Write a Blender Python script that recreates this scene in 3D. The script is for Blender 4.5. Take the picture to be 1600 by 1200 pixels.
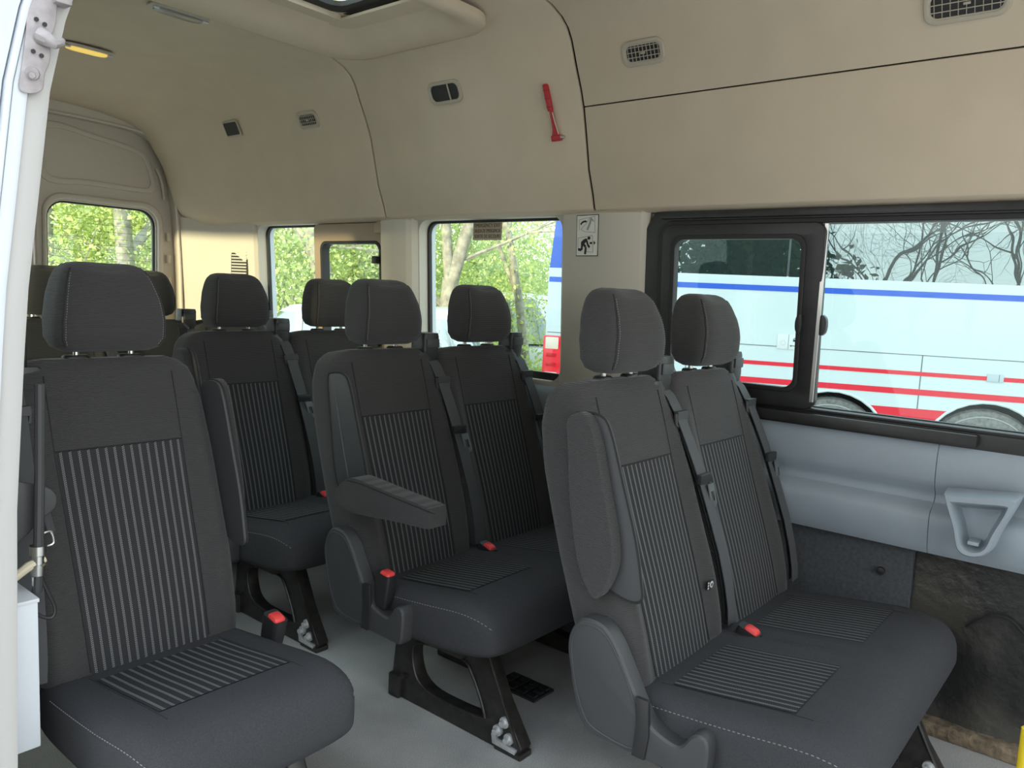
import bpy, bmesh, math, random
import numpy as np
from mathutils import Vector, Matrix

# ------------------------------------------------------------------ reset
for o in list(bpy.data.objects):
    bpy.data.objects.remove(o, do_unlink=True)
scn = bpy.context.scene
COL = scn.collection
PI = math.pi

# ------------------------------------------------------------------ camera
# axes: X across the van towards its far side wall, Y towards the rear doors, Z up; van floor z = 0
FPX, CAMH = 1229.0, 1.2
def _n(v): return v / np.linalg.norm(v)
dY = _n(np.array([-696 - 800, 387 - 600, FPX]))
dX = np.array([1823 - 800, 509 - 600, FPX]); dX = _n(dX - dY * (dX @ dY))
dZ = np.cross(dX, dY)
RC = np.stack([dX, dY, dZ])
CAMP = np.array([0, 0, CAMH])
def ray(p): return RC @ _n(np.array([p[0] - 800, p[1] - 600, FPX]))
def onx(p, x): r = ray(p); return CAMP + r * (x / r[0])
def ony(p, y): r = ray(p); return CAMP + r * (y / r[1])
cam = bpy.data.cameras.new('camera'); cam.sensor_width = 36; cam.lens = 36 * FPX / 1600
cam.clip_start = 0.02; cam.clip_end = 300
co = bpy.data.objects.new('camera', cam); COL.objects.link(co)
m = Matrix(((RC[0, 0], -RC[0, 1], -RC[0, 2], 0), (RC[1, 0], -RC[1, 1], -RC[1, 2], 0),
            (RC[2, 0], -RC[2, 1], -RC[2, 2], CAMH), (0, 0, 0, 1)))
co.matrix_world = m
scn.camera = co

# ------------------------------------------------------------------ light
W = bpy.data.worlds.new('world'); scn.world = W; W.use_nodes = True
wn = W.node_tree.nodes; wl = W.node_tree.links
bg = wn['Background']
tc = wn.new('ShaderNodeTexCoord'); sx = wn.new('ShaderNodeSeparateXYZ'); rp = wn.new('ShaderNodeValToRGB')
wl.new(tc.outputs['Generated'], sx.inputs[0]); wl.new(sx.outputs['Z'], rp.inputs[0]); wl.new(rp.outputs[0], bg.inputs[0])
rp.color_ramp.elements[0].position = 0.0; rp.color_ramp.elements[0].color = (0.97, 0.97, 0.93, 1)
rp.color_ramp.elements[1].position = 0.7; rp.color_ramp.elements[1].color = (0.74, 0.87, 1.0, 1)
bg.inputs[1].default_value = 1.3
sl = bpy.data.lights.new('sun', 'SUN'); sl.energy = 3.0; sl.color = (1.0, 0.80, 0.52); sl.angle = math.radians(2.0)
so = bpy.data.objects.new('sun', sl); COL.objects.link(so)
so.rotation_euler = Vector((1, 0.15, -0.035)).to_track_quat('-Z', 'Y').to_euler()
so.location = (-20, -3, 6)
vs = scn.view_settings
vs.view_transform = 'Standard'; vs.look = 'None'; vs.gamma = 1; vs.use_curve_mapping = False
vs.exposure = 1.32

# ------------------------------------------------------------------ materials
MATS = {}
def S(c):
    return tuple((x / 12.92 if x <= 0.04045 else ((x + 0.055) / 1.055) ** 2.4) for x in [v / 255 for v in c])
def mat(name, col, rough=0.6, metal=0.0, spec=0.5, noise=None, bump=None, weave=None, coat=0):
    """noise=(scale, amount) colour mottling, bump=(scale, strength), weave=(scale,strength) ribbed cloth"""
    if name in MATS: return MATS[name]
    M = bpy.data.materials.new(name); M.use_nodes = True
    nt = M.node_tree; N = nt.nodes; L = nt.links; b = N['Principled BSDF']
    b.inputs['Base Color'].default_value = (*col, 1); b.inputs['Roughness'].default_value = rough
    b.inputs['Metallic'].default_value = metal; b.inputs['Specular IOR Level'].default_value = spec
    if coat: b.inputs['Coat Weight'].default_value = coat
    t = N.new('ShaderNodeTexCoord')
    if noise:
        q = N.new('ShaderNodeTexNoise'); q.inputs['Scale'].default_value = noise[0]; q.inputs['Detail'].default_value = 6
        L.new(t.outputs['Object'], q.inputs['Vector'])
        r = N.new('ShaderNodeMapRange'); r.inputs[1].default_value = 0.3; r.inputs[2].default_value = 0.7
        r.inputs[3].default_value = 1 - noise[1]; r.inputs[4].default_value = 1 + noise[1]
        L.new(q.outputs['Fac'], r.inputs[0])
        v = N.new('ShaderNodeVectorMath'); v.operation = 'SCALE'; v.inputs[0].default_value = col
        L.new(r.outputs[0], v.inputs['Scale']); L.new(v.outputs[0], b.inputs['Base Color'])
    last = None
    if bump:
        q = N.new('ShaderNodeTexNoise'); q.inputs['Scale'].default_value = bump[0]; q.inputs['Detail'].default_value = 4
        L.new(t.outputs['Object'], q.inputs['Vector'])
        B = N.new('ShaderNodeBump'); B.inputs['Strength'].default_value = bump[1]; B.inputs['Distance'].default_value = 0.01
        L.new(q.outputs['Fac'], B.inputs['Height']); last = B
    if weave:
        w = N.new('ShaderNodeTexWave'); w.bands_direction = 'Z'; w.inputs['Scale'].default_value = weave[0]
        w.inputs['Distortion'].default_value = 1.2; w.inputs['Detail'].default_value = 2; w.inputs['Detail Scale'].default_value = 3
        L.new(t.outputs['Object'], w.inputs['Vector'])
        B = N.new('ShaderNodeBump'); B.inputs['Strength'].default_value = weave[1]; B.inputs['Distance'].default_value = 0.002
        L.new(w.outputs['Fac'], B.inputs['Height'])
        if last: L.new(last.outputs[0], B.inputs['Normal'])
        last = B
        mr = N.new('ShaderNodeMapRange'); mr.inputs[3].default_value = 0.72; mr.inputs[4].default_value = 1.25
        L.new(w.outputs['Fac'], mr.inputs[0])
        v = N.new('ShaderNodeVectorMath'); v.operation = 'SCALE'; v.inputs[0].default_value = col
        L.new(mr.outputs[0], v.inputs['Scale']); L.new(v.outputs[0], b.inputs['Base Color'])
        b.inputs['Sheen Weight'].default_value = 0.15
    if last: L.new(last.outputs[0], b.inputs['Normal'])
    MATS[name] = M
    return M

fabric = mat('seat_fabric', (0.053, 0.051, 0.050), 0.95, spec=0.15, weave=(95, 0.5))
fabric2 = mat('seat_fabric_plain', (0.053, 0.053, 0.056), 0.95, spec=0.15, bump=(700, 0.35), noise=(420, .18))
seamdk = mat('seam_dark', (0.018, 0.018, 0.018), 0.9)
thread = mat('stitch_thread', (0.22, 0.21, 0.20), 0.8)
plast = mat('dark_plastic', (0.050, 0.050, 0.052), 0.50, bump=(900, 0.05))
plast2 = mat('black_plastic', (0.022, 0.022, 0.023), 0.42)
chrome = mat('steel', (0.62, 0.61, 0.58), 0.28, metal=1)
bolt = mat('zinc', (0.62, 0.62, 0.62), 0.42, metal=0.6, noise=(60, 0.12))
blackm = mat('black_steel', (0.020, 0.018, 0.016), 0.38, noise=(40, 0.5), bump=(60, 0.1))
red = mat('buckle_red', S((235, 70, 68)), 0.45)
redh = mat('hammer_red', S((185, 38, 46)), 0.4)
webb = mat('webbing', (0.062, 0.064, 0.067), 0.75, bump=(500, 0.15))
liner = mat('headliner', (0.64, 0.535, 0.41), 0.95, spec=0.1, noise=(7, 0.03), bump=(600, 0.06))
linerw = mat('headliner_back', (0.05, 0.045, 0.04), 0.95)
pill = mat('pillar_plastic', (0.56, 0.51, 0.43), 0.6, bump=(800, 0.04))
greyp = mat('grey_trim', (0.30, 0.345, 0.385), 0.5, bump=(900, 0.05), noise=(5, 0.05))
hinge = mat('dull_metal', (0.40, 0.36, 0.36), 0.55, metal=0.2, noise=(60, 0.15))
paint = mat('van_paint', (0.50, 0.485, 0.46), 0.4, coat=0.2)
whitep = mat('white_paint', (0.68, 0.71, 0.74), 0.35, coat=0.3)
doorm = mat('rear_door_paint', (0.60, 0.54, 0.46), 0.5)
gasket = mat('gasket', (0.016, 0.015, 0.015), 0.55)
frameb = mat('black_frame', (0.018, 0.017, 0.017), 0.4, noise=(25, 0.25))
tan = mat('tan_frame', (0.36, 0.27, 0.18), 0.5)
felt = mat('felt_grey', (0.060, 0.064, 0.070), 0.95, noise=(90, 0.2), bump=(200, 0.1))
yel = mat('yellow_rail', (0.75, 0.55, 0.02), 0.45)
cream = mat('cream_tape', (0.62, 0.55, 0.40), 0.6)
busw = mat('coach_white', (0.56, 0.645, 0.645), 0.3, coat=0.5)
busb = mat('coach_blue', S((40, 88, 190)), 0.35)
busr = mat('coach_red', S((215, 30, 52)), 0.35)
busg = mat('coach_line', (0.10, 0.12, 0.12), 0.6)
lamp_r = mat('lamp_red', S((225, 20, 40)), 0.15, coat=0.6)
lamp_w = mat('lamp_pale', (0.72, 0.62, 0.50), 0.2, coat=0.6)
tyre = mat('tyre', (0.20, 0.20, 0.19), 0.85, noise=(30, 0.3))
rimm = mat('wheel_rim', (0.42, 0.44, 0.44), 0.5)
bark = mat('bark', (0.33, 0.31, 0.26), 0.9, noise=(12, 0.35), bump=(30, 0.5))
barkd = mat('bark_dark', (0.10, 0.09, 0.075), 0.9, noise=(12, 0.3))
fencem = mat('fence_sheet', (0.42, 0.48, 0.48), 0.6, noise=(3, 0.15))

def glossy_glass(name, tint, refl, body=None):
    """window glass: tinted see-through with a clear surface reflection"""
    M = bpy.data.materials.new(name); M.use_nodes = True
    N = M.node_tree.nodes; L = M.node_tree.links
    out = N['Material Output']; N.remove(N['Principled BSDF'])
    if body is None:
        a = N.new('ShaderNodeBsdfTransparent'); a.inputs[0].default_value = (*tint, 1)
    else:
        a = N.new('ShaderNodeBsdfDiffuse'); a.inputs[0].default_value = (*body, 1)
    g = N.new('ShaderNodeBsdfGlossy'); g.inputs['Roughness'].default_value = 0.005; g.inputs[0].default_value = (*tint, 1)
    if body is not None:
        t = N.new('ShaderNodeTexCoord'); q = N.new('ShaderNodeTexNoise'); q.inputs['Scale'].default_value = 2.2; q.inputs['Detail'].default_value = 1
        L.new(t.outputs['Object'], q.inputs['Vector'])
        B = N.new('ShaderNodeBump'); B.inputs['Strength'].default_value = 0.10; B.inputs['Distance'].default_value = 0.02
        L.new(q.outputs['Fac'], B.inputs['Height']); L.new(B.outputs[0], g.inputs['Normal'])
    x = N.new('ShaderNodeMixShader'); x.inputs[0].default_value = refl
    L.new(a.outputs[0], x.inputs[1]); L.new(g.outputs[0], x.inputs[2]); L.new(x.outputs[0], out.inputs[0])
    MATS[name] = M
    return M
glass = glossy_glass('window_glass', (0.86, 0.92, 0.90), 0.03)
coachglass = glossy_glass('coach_glass', (0.78, 0.92, 0.94), 0.30, (0.02, 0.03, 0.03))
carglass = glossy_glass('car_glass', (0.85, 0.93, 0.92), 0.5, (0.05, 0.06, 0.06))

def leafmat(name, c1, c2):
    M = bpy.data.materials.new(name); M.use_nodes = True
    N = M.node_tree.nodes; L = M.node_tree.links; out = N['Material Output']; N.remove(N['Principled BSDF'])
    t = N.new('ShaderNodeTexCoord'); q = N.new('ShaderNodeTexNoise'); q.inputs['Scale'].default_value = 1.3; q.inputs['Detail'].default_value = 5
    L.new(t.outputs['Object'], q.inputs['Vector'])
    r = N.new('ShaderNodeValToRGB'); r.color_ramp.elements[0].position = .35; r.color_ramp.elements[1].position = .65
    r.color_ramp.elements[0].color = (*c1, 1); r.color_ramp.elements[1].color = (*c2, 1)
    L.new(q.outputs['Fac'], r.inputs[0])
    d = N.new('ShaderNodeBsdfDiffuse'); tr = N.new('ShaderNodeBsdfTranslucent')
    L.new(r.outputs[0], d.inputs[0]); L.new(r.outputs[0], tr.inputs[0])
    x = N.new('ShaderNodeMixShader'); x.inputs[0].default_value = .45
    L.new(d.outputs[0], x.inputs[1]); L.new(tr.outputs[0], x.inputs[2]); L.new(x.outputs[0], out.inputs[0])
    MATS[name] = M
    return M
leafA = leafmat('leaf_spring', (0.42, 0.55, 0.17), (0.78, 0.83, 0.36))
leafB = leafmat('leaf_pale', (0.36, 0.49, 0.19), (0.66, 0.75, 0.36))
leafC = leafmat('leaf_dark', (0.022, 0.045, 0.022), (0.05, 0.08, 0.035))
grassm = leafmat('grass_blade', (0.20, 0.38, 0.06), (0.40, 0.58, 0.12))

def stripe_mat(name, nu, base, light, dens):
    M = bpy.data.materials.new(name); M.use_nodes = True
    N = M.node_tree.nodes; L = M.node_tree.links; b = N['Principled BSDF']
    b.inputs['Roughness'].default_value = 0.95; b.inputs['Specular IOR Level'].default_value = 0.1
    uv = N.new('ShaderNodeUVMap'); s = N.new('ShaderNodeSeparateXYZ'); L.new(uv.outputs[0], s.inputs[0])
    def m(op, a, b_):
        n = N.new('ShaderNodeMath'); n.operation = op
        for i, v in enumerate((a, b_)):
            if isinstance(v, (int, float)): n.inputs[i].default_value = v
            else: L.new(v, n.inputs[i])
        return n.outputs[0]
    fu = m('FRACT', m('MULTIPLY', s.outputs['X'], nu), 0)
    # two fine columns of woven dots, the second column shifted by half a dot
    c1 = m('LESS_THAN', m('ABSOLUTE', m('SUBTRACT', fu, 0.44), 0), 0.062)
    c2 = m('LESS_THAN', m('ABSOLUTE', m('SUBTRACT', fu, 0.60), 0), 0.062)
    fv = m('MULTIPLY', s.outputs['Y'], dens)
    d1 = m('LESS_THAN', m('FRACT', fv, 0), 0.62); d2 = m('LESS_THAN', m('FRACT', m('ADD', fv, 0.5), 0), 0.62)
    k = m('MAXIMUM', m('MULTIPLY', c1, d1), m('MULTIPLY', c2, d2))
    x = N.new('ShaderNodeMix'); x.data_type = 'RGBA'
    x.inputs['A'].default_value = (*base, 1); x.inputs['B'].default_value = (*light, 1)
    L.new(k, x.inputs['Factor']); L.new(x.outputs['Result'], b.inputs['Base Color'])
    B = N.new('ShaderNodeBump'); B.inputs['Strength'].default_value = 0.4; B.inputs['Distance'].default_value = 0.0015
    L.new(m('ADD', c1, c2), B.inputs['Height']); L.new(B.outputs[0], b.inputs['Normal'])
    MATS[name] = M
    return M
stripe_back = stripe_mat('stripe_back', 15, (0.034, 0.034, 0.036), (0.19, 0.19, 0.185), 120)
stripe_seat = stripe_mat('stripe_seat', 15, (0.034, 0.035, 0.037), (0.21, 0.21, 0.205), 75)

# ------------------------------------------------------------------ mesh helpers
def link(o, parent=None):
    COL.objects.link(o)
    if parent is not None: o.parent = parent
    return o
def tag(o, label=None, cat=None, group=None, kind=None):
    if label: o['label'] = label
    if cat: o['category'] = cat
    if group: o['group'] = group
    if kind: o['kind'] = kind
    return o
def empty(name, loc=(0, 0, 0), rz=0):
    o = bpy.data.objects.new(name, None); o.location = loc; o.rotation_euler = (0, 0, rz); o.empty_display_size = 0.1
    COL.objects.link(o); return o
def mesh(verts, faces, smooth=True, ang=35):
    me = bpy.data.meshes.new('m'); me.from_pydata([tuple(v) for v in verts], [], faces); me.validate()
    if smooth:
        me.polygons.foreach_set('use_smooth', [True] * len(me.polygons))
        me.set_sharp_from_angle(angle=math.radians(ang))
    return me
def obj(name, me, m, parent=None, loc=None):
    me.name = name
    if m is not None and not me.materials: me.materials.append(m)
    o = bpy.data.objects.new(name, me); link(o, parent)
    if loc is not None: o.location = loc
    return o
class MB:
    """collects simple solids for ONE part"""
    def __init__(s): s.v = []; s.f = []
    def add(s, v, f):
        k = len(s.v); s.v += [tuple(map(float, p)) for p in v]; s.f += [tuple(i + k for i in q) for q in f]; return s
    def box(s, c, d, mtx=None):
        v = [Vector((c[0] + d[0] / 2 * a, c[1] + d[1] / 2 * b, c[2] + d[2] / 2 * e)) for a in (-1, 1) for b in (-1, 1) for e in (-1, 1)]
        if mtx is not None: v = [mtx @ p for p in v]
        return s.add(v, [(0, 1, 3, 2), (4, 6, 7, 5), (0, 4, 5, 1), (2, 3, 7, 6), (0, 2, 6, 4), (1, 5, 7, 3)])
    def tube(s, pts, r, n=8, closed=False, cap=True):
        pts = [Vector(p) for p in pts]; K = len(pts); rs = r if hasattr(r, '__len__') else [r] * K
        v = []; f = []; up = None
        for i, p in enumerate(pts):
            a = pts[(i - 1) % K] if (closed or i > 0) else p; b = pts[(i + 1) % K] if (closed or i < K - 1) else p
            d = (b - a).normalized() if (b - a).length > 1e-9 else Vector((0, 0, 1))
            if up is None: up = Vector((0, 0, 1)) if abs(d.z) < .9 else Vector((1, 0, 0))
            x = d.cross(up); x = x.normalized() if x.length > 1e-6 else d.orthogonal().normalized()
            y = x.cross(d).normalized(); up = y
            for k in range(n):
                t = 2 * PI * k / n; v.append(p + x * (rs[i] * math.cos(t)) + y * (rs[i] * math.sin(t)))
        for i in range(K if closed else K - 1):
            j = (i + 1) % K
            for k in range(n): f.append((i * n + k, i * n + (k + 1) % n, j * n + (k + 1) % n, j * n + k))
        if cap and not closed: f.append(tuple(range(n))[::-1]); f.append(tuple((K - 1) * n + k for k in range(n)))
        return s.add(v, f)
    def loft(s, secs, cap=True, closed=False):
        n = len(secs[0]); v = [p for q in secs for p in q]; f = []
        K = len(secs)
        for i in range(K if closed else K - 1):
            j = (i + 1) % K
            for k in range(n): f.append((i * n + k, i * n + (k + 1) % n, j * n + (k + 1) % n, j * n + k))
        if cap and not closed: f.append(tuple(range(n))[::-1]); f.append(tuple((K - 1) * n + k for k in range(n)))
        return s.add(v, f)
    def grid(s, rows):
        n = len(rows[0]); v = [p for q in rows for p in q]
        f = [(i * n + k, i * n + k + 1, (i + 1) * n + k + 1, (i + 1) * n + k) for i in range(len(rows) - 1) for k in range(n - 1)]
        return s.add(v, f)
    def mesh(s, smooth=True, ang=35, bevel=0, seg=2):
        me = mesh(s.v, s.f, False)
        bm = bmesh.new(); bm.from_mesh(me)
        bmesh.ops.recalc_face_normals(bm, faces=bm.faces)
        if bevel:
            ed = [e for e in bm.edges if len(e.link_faces) == 2 and e.calc_face_angle(0) > 0.6]
            bmesh.ops.bevel(bm, geom=ed, offset=bevel, segments=seg, affect='EDGES', profile=0.6, clamp_overlap=True)
        bm.to_mesh(me); bm.free()
        if smooth:
            me.polygons.foreach_set('use_smooth', [True] * len(me.polygons)); me.set_sharp_from_angle(angle=math.radians(ang))
        return me
    def build(s, name, m, parent=None, bevel=0, seg=2, ang=35, smooth=True, loc=None):
        return obj(name, s.mesh(smooth, ang, bevel, seg), m, parent, loc)

def catmull(pts, k=5, closed=True):
    P = [np.array(p, float) for p in pts]; n = len(P); out = []
    for i in range(n if closed else n - 1):
        a = P[(i - 1) % n] if (closed or i > 0) else P[i]; b = P[i]; c = P[(i + 1) % n]
        d = P[(i + 2) % n] if (closed or i + 2 < n) else c
        for j in range(k):
            t = j / k
            out.append(0.5 * (2 * b + (c - a) * t + (2 * a - 5 * b + 4 * c - d) * t * t + (3 * b - a - 3 * c + d) * t ** 3))
    if not closed: out.append(P[-1])
    return out
def rrect(a0, a1, b0, b1, r, k=6):
    out = []
    for cx, cy, t0 in ((a1 - r, b1 - r, 0), (a0 + r, b1 - r, 90), (a0 + r, b0 + r, 180), (a1 - r, b0 + r, 270)):
        for i in range(k + 1):
            t = math.radians(t0 + 90 * i / k); out.append((cx + r * math.cos(t), cy + r * math.sin(t)))
    return out
def prism(poly, t0, t1, to3, bevel=0.0, seg=2):
    """solid plate: 2D outline between depths t0..t1; to3(a, b, t) -> point"""
    mb = MB(); n = len(poly)
    mb.loft([[to3(a, b, t0) for a, b in poly], [to3(a, b, t1) for a, b in poly]])
    return mb.mesh(True, 35, bevel, seg)
def plate_holes(outer, holes, t0, t1, to3, bevel=0.0):
    """plate with holes through a filled 2D curve"""
    cu = bpy.data.curves.new('c', 'CURVE'); cu.dimensions = '2D'; cu.fill_mode = 'BOTH'
    cu.extrude = (t1 - t0) / 2 - bevel; cu.bevel_depth = bevel; cu.bevel_resolution = 2
    cu.offset = -bevel
    for poly in [outer] + holes:
        s = cu.splines.new('POLY'); s.points.add(len(poly) - 1); s.use_cyclic_u = True
        for p, (a, b) in zip(s.points, poly): p.co = (a, b, 0, 1)
    o = bpy.data.objects.new('tmp', cu); COL.objects.link(o)
    dg = bpy.context.evaluated_depsgraph_get()
    me = bpy.data.meshes.new_from_object(o.evaluated_get(dg))
    bpy.data.objects.remove(o); bpy.data.curves.remove(cu)
    me.materials.clear()
    tm = (t0 + t1) / 2
    for v in me.vertices: v.co = to3(v.co.x, v.co.y, v.co.z + tm)
    bm = bmesh.new(); bm.from_mesh(me); bmesh.ops.remove_doubles(bm, verts=bm.verts, dist=1e-5)
    bmesh.ops.recalc_face_normals(bm, faces=bm.faces); bm.to_mesh(me); bm.free()
    me.polygons.foreach_set('use_smooth', [True] * len(me.polygons)); me.set_sharp_from_angle(angle=math.radians(35))
    return me
def superell(n_pts, w, d, e):
    out = []
    for i in range(n_pts):
        t = 2 * PI * i / n_pts; c = math.cos(t); s = math.sin(t)
        out.append((w / 2 * math.copysign(abs(c) ** (2 / e), c), d / 2 * math.copysign(abs(s) ** (2 / e), s)))
    return out
def interp(x, xs, ys): return float(np.interp(x, xs, ys))

# ================================================================== VAN SHELL
XW = 2.43
def MX(x): return 3.0 - x               # mirror across the van's centre line
# headliner cross-section (far half): x, z
PROF = [(2.425, 1.500), (2.385, 1.497), (2.360, 1.512), (2.345, 1.560), (2.312, 1.640), (2.285, 1.750), (2.262, 1.835), (2.238, 1.895),
        (2.205, 1.960), (2.170, 2.035), (2.145, 2.068), (2.110, 2.092), (2.055, 2.112), (1.93, 2.134), (1.75, 2.145), (1.5, 2.150)]
PZ = [p[1] for p in PROF[2:]]; PX = [p[0] for p in PROF[2:]]
def hx(z): return interp(z, PZ, PX)
def hframe(y, z):
    """frame on the far headliner: right (towards the cab), up along the lining, out into the cabin"""
    x = hx(z); d = 0.02
    up = Vector((hx(z + d) - hx(z - d), 0, 2 * d)).normalized(); rt = Vector((0, -1, 0)); nn = rt.cross(up)
    if nn.x > 0: nn = -nn
    M = Matrix.Identity(4)
    M.col[0][:3] = rt; M.col[1][:3] = up; M.col[2][:3] = nn; M.col[3][:3] = (x, y, z)
    return M

# floor
fl = obj('floor', MB().box((1.5, 1.6, -0.02), (2.02, 5.6, 0.04)).mesh(), None)
M = mat('floor_vinyl', (0.135, 0.138, 0.138), 0.62, bump=(260, 0.25))
N = M.node_tree.nodes; L = M.node_tree.links; b = N['Principled BSDF']; t = N.new('ShaderNodeTexCoord')
q1 = N.new('ShaderNodeTexNoise'); q1.inputs['Scale'].default_value = 2.2; q1.inputs['Detail'].default_value = 5
q2 = N.new('ShaderNodeTexNoise'); q2.inputs['Scale'].default_value = 420
L.new(t.outputs['Object'], q1.inputs['Vector']); L.new(t.outputs['Object'], q2.inputs['Vector'])
r1 = N.new('ShaderNodeValToRGB'); r1.color_ramp.elements[0].position = .35; r1.color_ramp.elements[1].position = .68
r1.color_ramp.elements[0].color = (0.28, 0.275, 0.262, 1); r1.color_ramp.elements[1].color = (0.48, 0.465, 0.44, 1)
L.new(q1.outputs['Fac'], r1.inputs[0])
r2 = N.new('ShaderNodeMapRange'); r2.inputs[1].default_value = .35; r2.inputs[2].default_value = .65; r2.inputs[3].default_value = .75; r2.inputs[4].default_value = 1.25
L.new(q2.outputs['Fac'], r2.inputs[0])
vv = N.new('ShaderNodeVectorMath'); vv.operation = 'SCALE'; L.new(r1.outputs[0], vv.inputs[0]); L.new(r2.outputs[0], vv.inputs['Scale'])
L.new(vv.outputs[0], b.inputs['Base Color'])
fl.data.materials.append(M)
tag(fl, 'worn dark grey vinyl floor of the minibus', kind='structure')

# ---- ceiling: backing skin + headliner panels with open seams between them
RY0, RY1 = -1.15, 4.22
def prof_at(y):
    """far half profile at station y (the rear end narrows and drops to the door portal)"""
    k = np.clip((y - 3.84) / 0.28, 0, 1); k = k * k * (3 - 2 * k)
    j = np.clip((y - 3.60) / 0.62, 0, 1); j = j * j * (3 - 2 * j)
    out = []
    for x, z in PROF:
        fx = np.clip((z - 1.45) / 0.10, 0.7, 1)
        xx = x - 0.15 * k * fx * (1 if x > 1.9 else max(0, (x - 1.5) / 0.4))
        zz = z - 0.13 * j * np.clip((z - 1.5) / 0.6, 0, 1)
        out.append((float(xx), float(zz)))
    return out
ceil = empty('ceiling', (0, 0, 0)); tag(ceil, 'beige fabric headliner and roof of the minibus', kind='structure')
HATCH = (1.16, 1.84, 2.02, 2.39)   # clear opening x0,x1,y0,y1
def liner_strip(y0, y1, prof_fn, name, ny=2, zlo=None, zhi=None, full=False, mirror=False, thick=0.012):
    ys = list(np.linspace(y0, y1, ny))
    def cut(pr):
        if zlo is None and zhi is None: return pr
        a = np.array(pr); lo = zlo if zlo is not None else -9; hi = zhi if zhi is not None else 9
        out = []
        for i in range(len(a) - 1):
            p, q = a[i], a[i + 1]
            if lo <= p[1] <= hi or (i < 2 and lo < 1.5): out.append(tuple(p))
            for lim in (lo, hi):
                if (p[1] - lim) * (q[1] - lim) < 0:
                    t = (lim - p[1]) / (q[1] - p[1]); out.append(tuple(p + (q - p) * t))
        if lo <= a[-1][1] <= hi: out.append(tuple(a[-1]))
        return out
    front = []
    for y in ys:
        pr = cut(prof_fn(y)); row = [(MX(x) if mirror else x, y, z) for x, z in pr]
        if full: row += [(MX(x), y, z) for x, _, z in row[::-1][1:]]
        front.append(row)
    # thickness: offset outward from cabin
    back = []
    for row in front:
        r = []
        for i, p in enumerate(row):
            a = row[max(i - 1, 0)]; c = row[min(i + 1, len(row) - 1)]
            d = Vector((c[0] - a[0], 0, c[2] - a[2])).normalized(); nn = Vector((d.z, 0, -d.x))
            if nn.x * (p[0] - 1.5) + nn.z * (p[2] - 1.2) < 0: nn = -nn
            r.append((p[0] + nn.x * thick, p[1], p[2] + nn.z * thick))
        back.append(r)
    mb = MB(); n = len(front[0]); K = len(front)
    mb.grid(front); mb.grid(back)
    o = K * n; f = []
    for i in range(K - 1):
        for k in (0, n - 1): f.append((i * n + k, (i + 1) * n + k, o + (i + 1) * n + k, o + i * n + k))
    for k in range(n - 1):
        for i in (0, K - 1): f.append((i * n + k, i * n + k + 1, o + i * n + k + 1, o + i * n + k))
    mb.f += f
    return mb.build(name, liner, ceil, bevel=0.004, ang=50)
G = 0.005
YS1, YS2 = 1.604, 2.712
liner_strip(YS2 + G, RY1, prof_at, 'headliner_panel', ny=26, full=True)
# middle panel: side slopes, then roof pieces around the hatch
liner_strip(YS1 + G, YS2 - G, lambda y: [p for p in PROF if p[0] > 1.84] + [(1.84, 2.140)], 'headliner_panel', ny=3)
liner_strip(YS1 + G + .26, YS2 - G, lambda y: [p for p in PROF if p[0] > 1.84 and p[1] > 1.52] + [(1.84, 2.140)], 'headliner_panel', ny=3, mirror=True)
mb = MB()
mb.box((1.5, (YS1 + G + HATCH[2]) / 2, 2.155), (0.69, HATCH[2] - YS1 - G, 0.022))
mb.build('headliner_panel', liner, ceil)
MB().box((1.5, (YS2 - G + HATCH[3]) / 2, 2.155), (0.69, YS2 - G - HATCH[3], 0.022)).build('headliner_panel', liner, ceil)
ZS = 1.842
liner_strip(RY0, YS1 - G, lambda y: PROF, 'headliner_panel', ny=3, zlo=ZS + .0016, full=True)
liner_strip(RY0, YS1 - G, lambda y: PROF, 'headliner_panel', ny=3, zhi=ZS - .0016)
# dark backing and roof skin (with the hatch opening)
def skin(off, name, m, thick=0.0):
    rows = []
    pr = [(x + off * (1 if z < 2.05 else (x - 1.5) / .6), z + (off if z > 1.9 else 0)) for x, z in PROF]
    full = pr + [(MX(x), z) for x, z in pr[::-1][1:]]
    mb = MB()
    door = [p for p in full if p[0] > 1.5 or p[1] > 1.87]
    for ya, yb, sec in ((RY0, HATCH[2], door), (HATCH[3], RY1 + .08, full)):
        mb.grid([[(x, ya, z) for x, z in sec], [(x, yb, z) for x, z in sec]])
    for part in ([p for p in full if p[0] >= HATCH[1]] + [(HATCH[1], 2.146 + off)], [(HATCH[0], 2.146 + off)] + [p for p in full if p[0] <= HATCH[0]]):
        mb.grid([[(x, HATCH[2], z) for x, z in part], [(x, HATCH[3], z) for x, z in part]])
    return mb.build(name, m, ceil, ang=60)
skin(0.016, 'roof_backing', linerw)
skin(0.035, 'roof_skin', paint)

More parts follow.
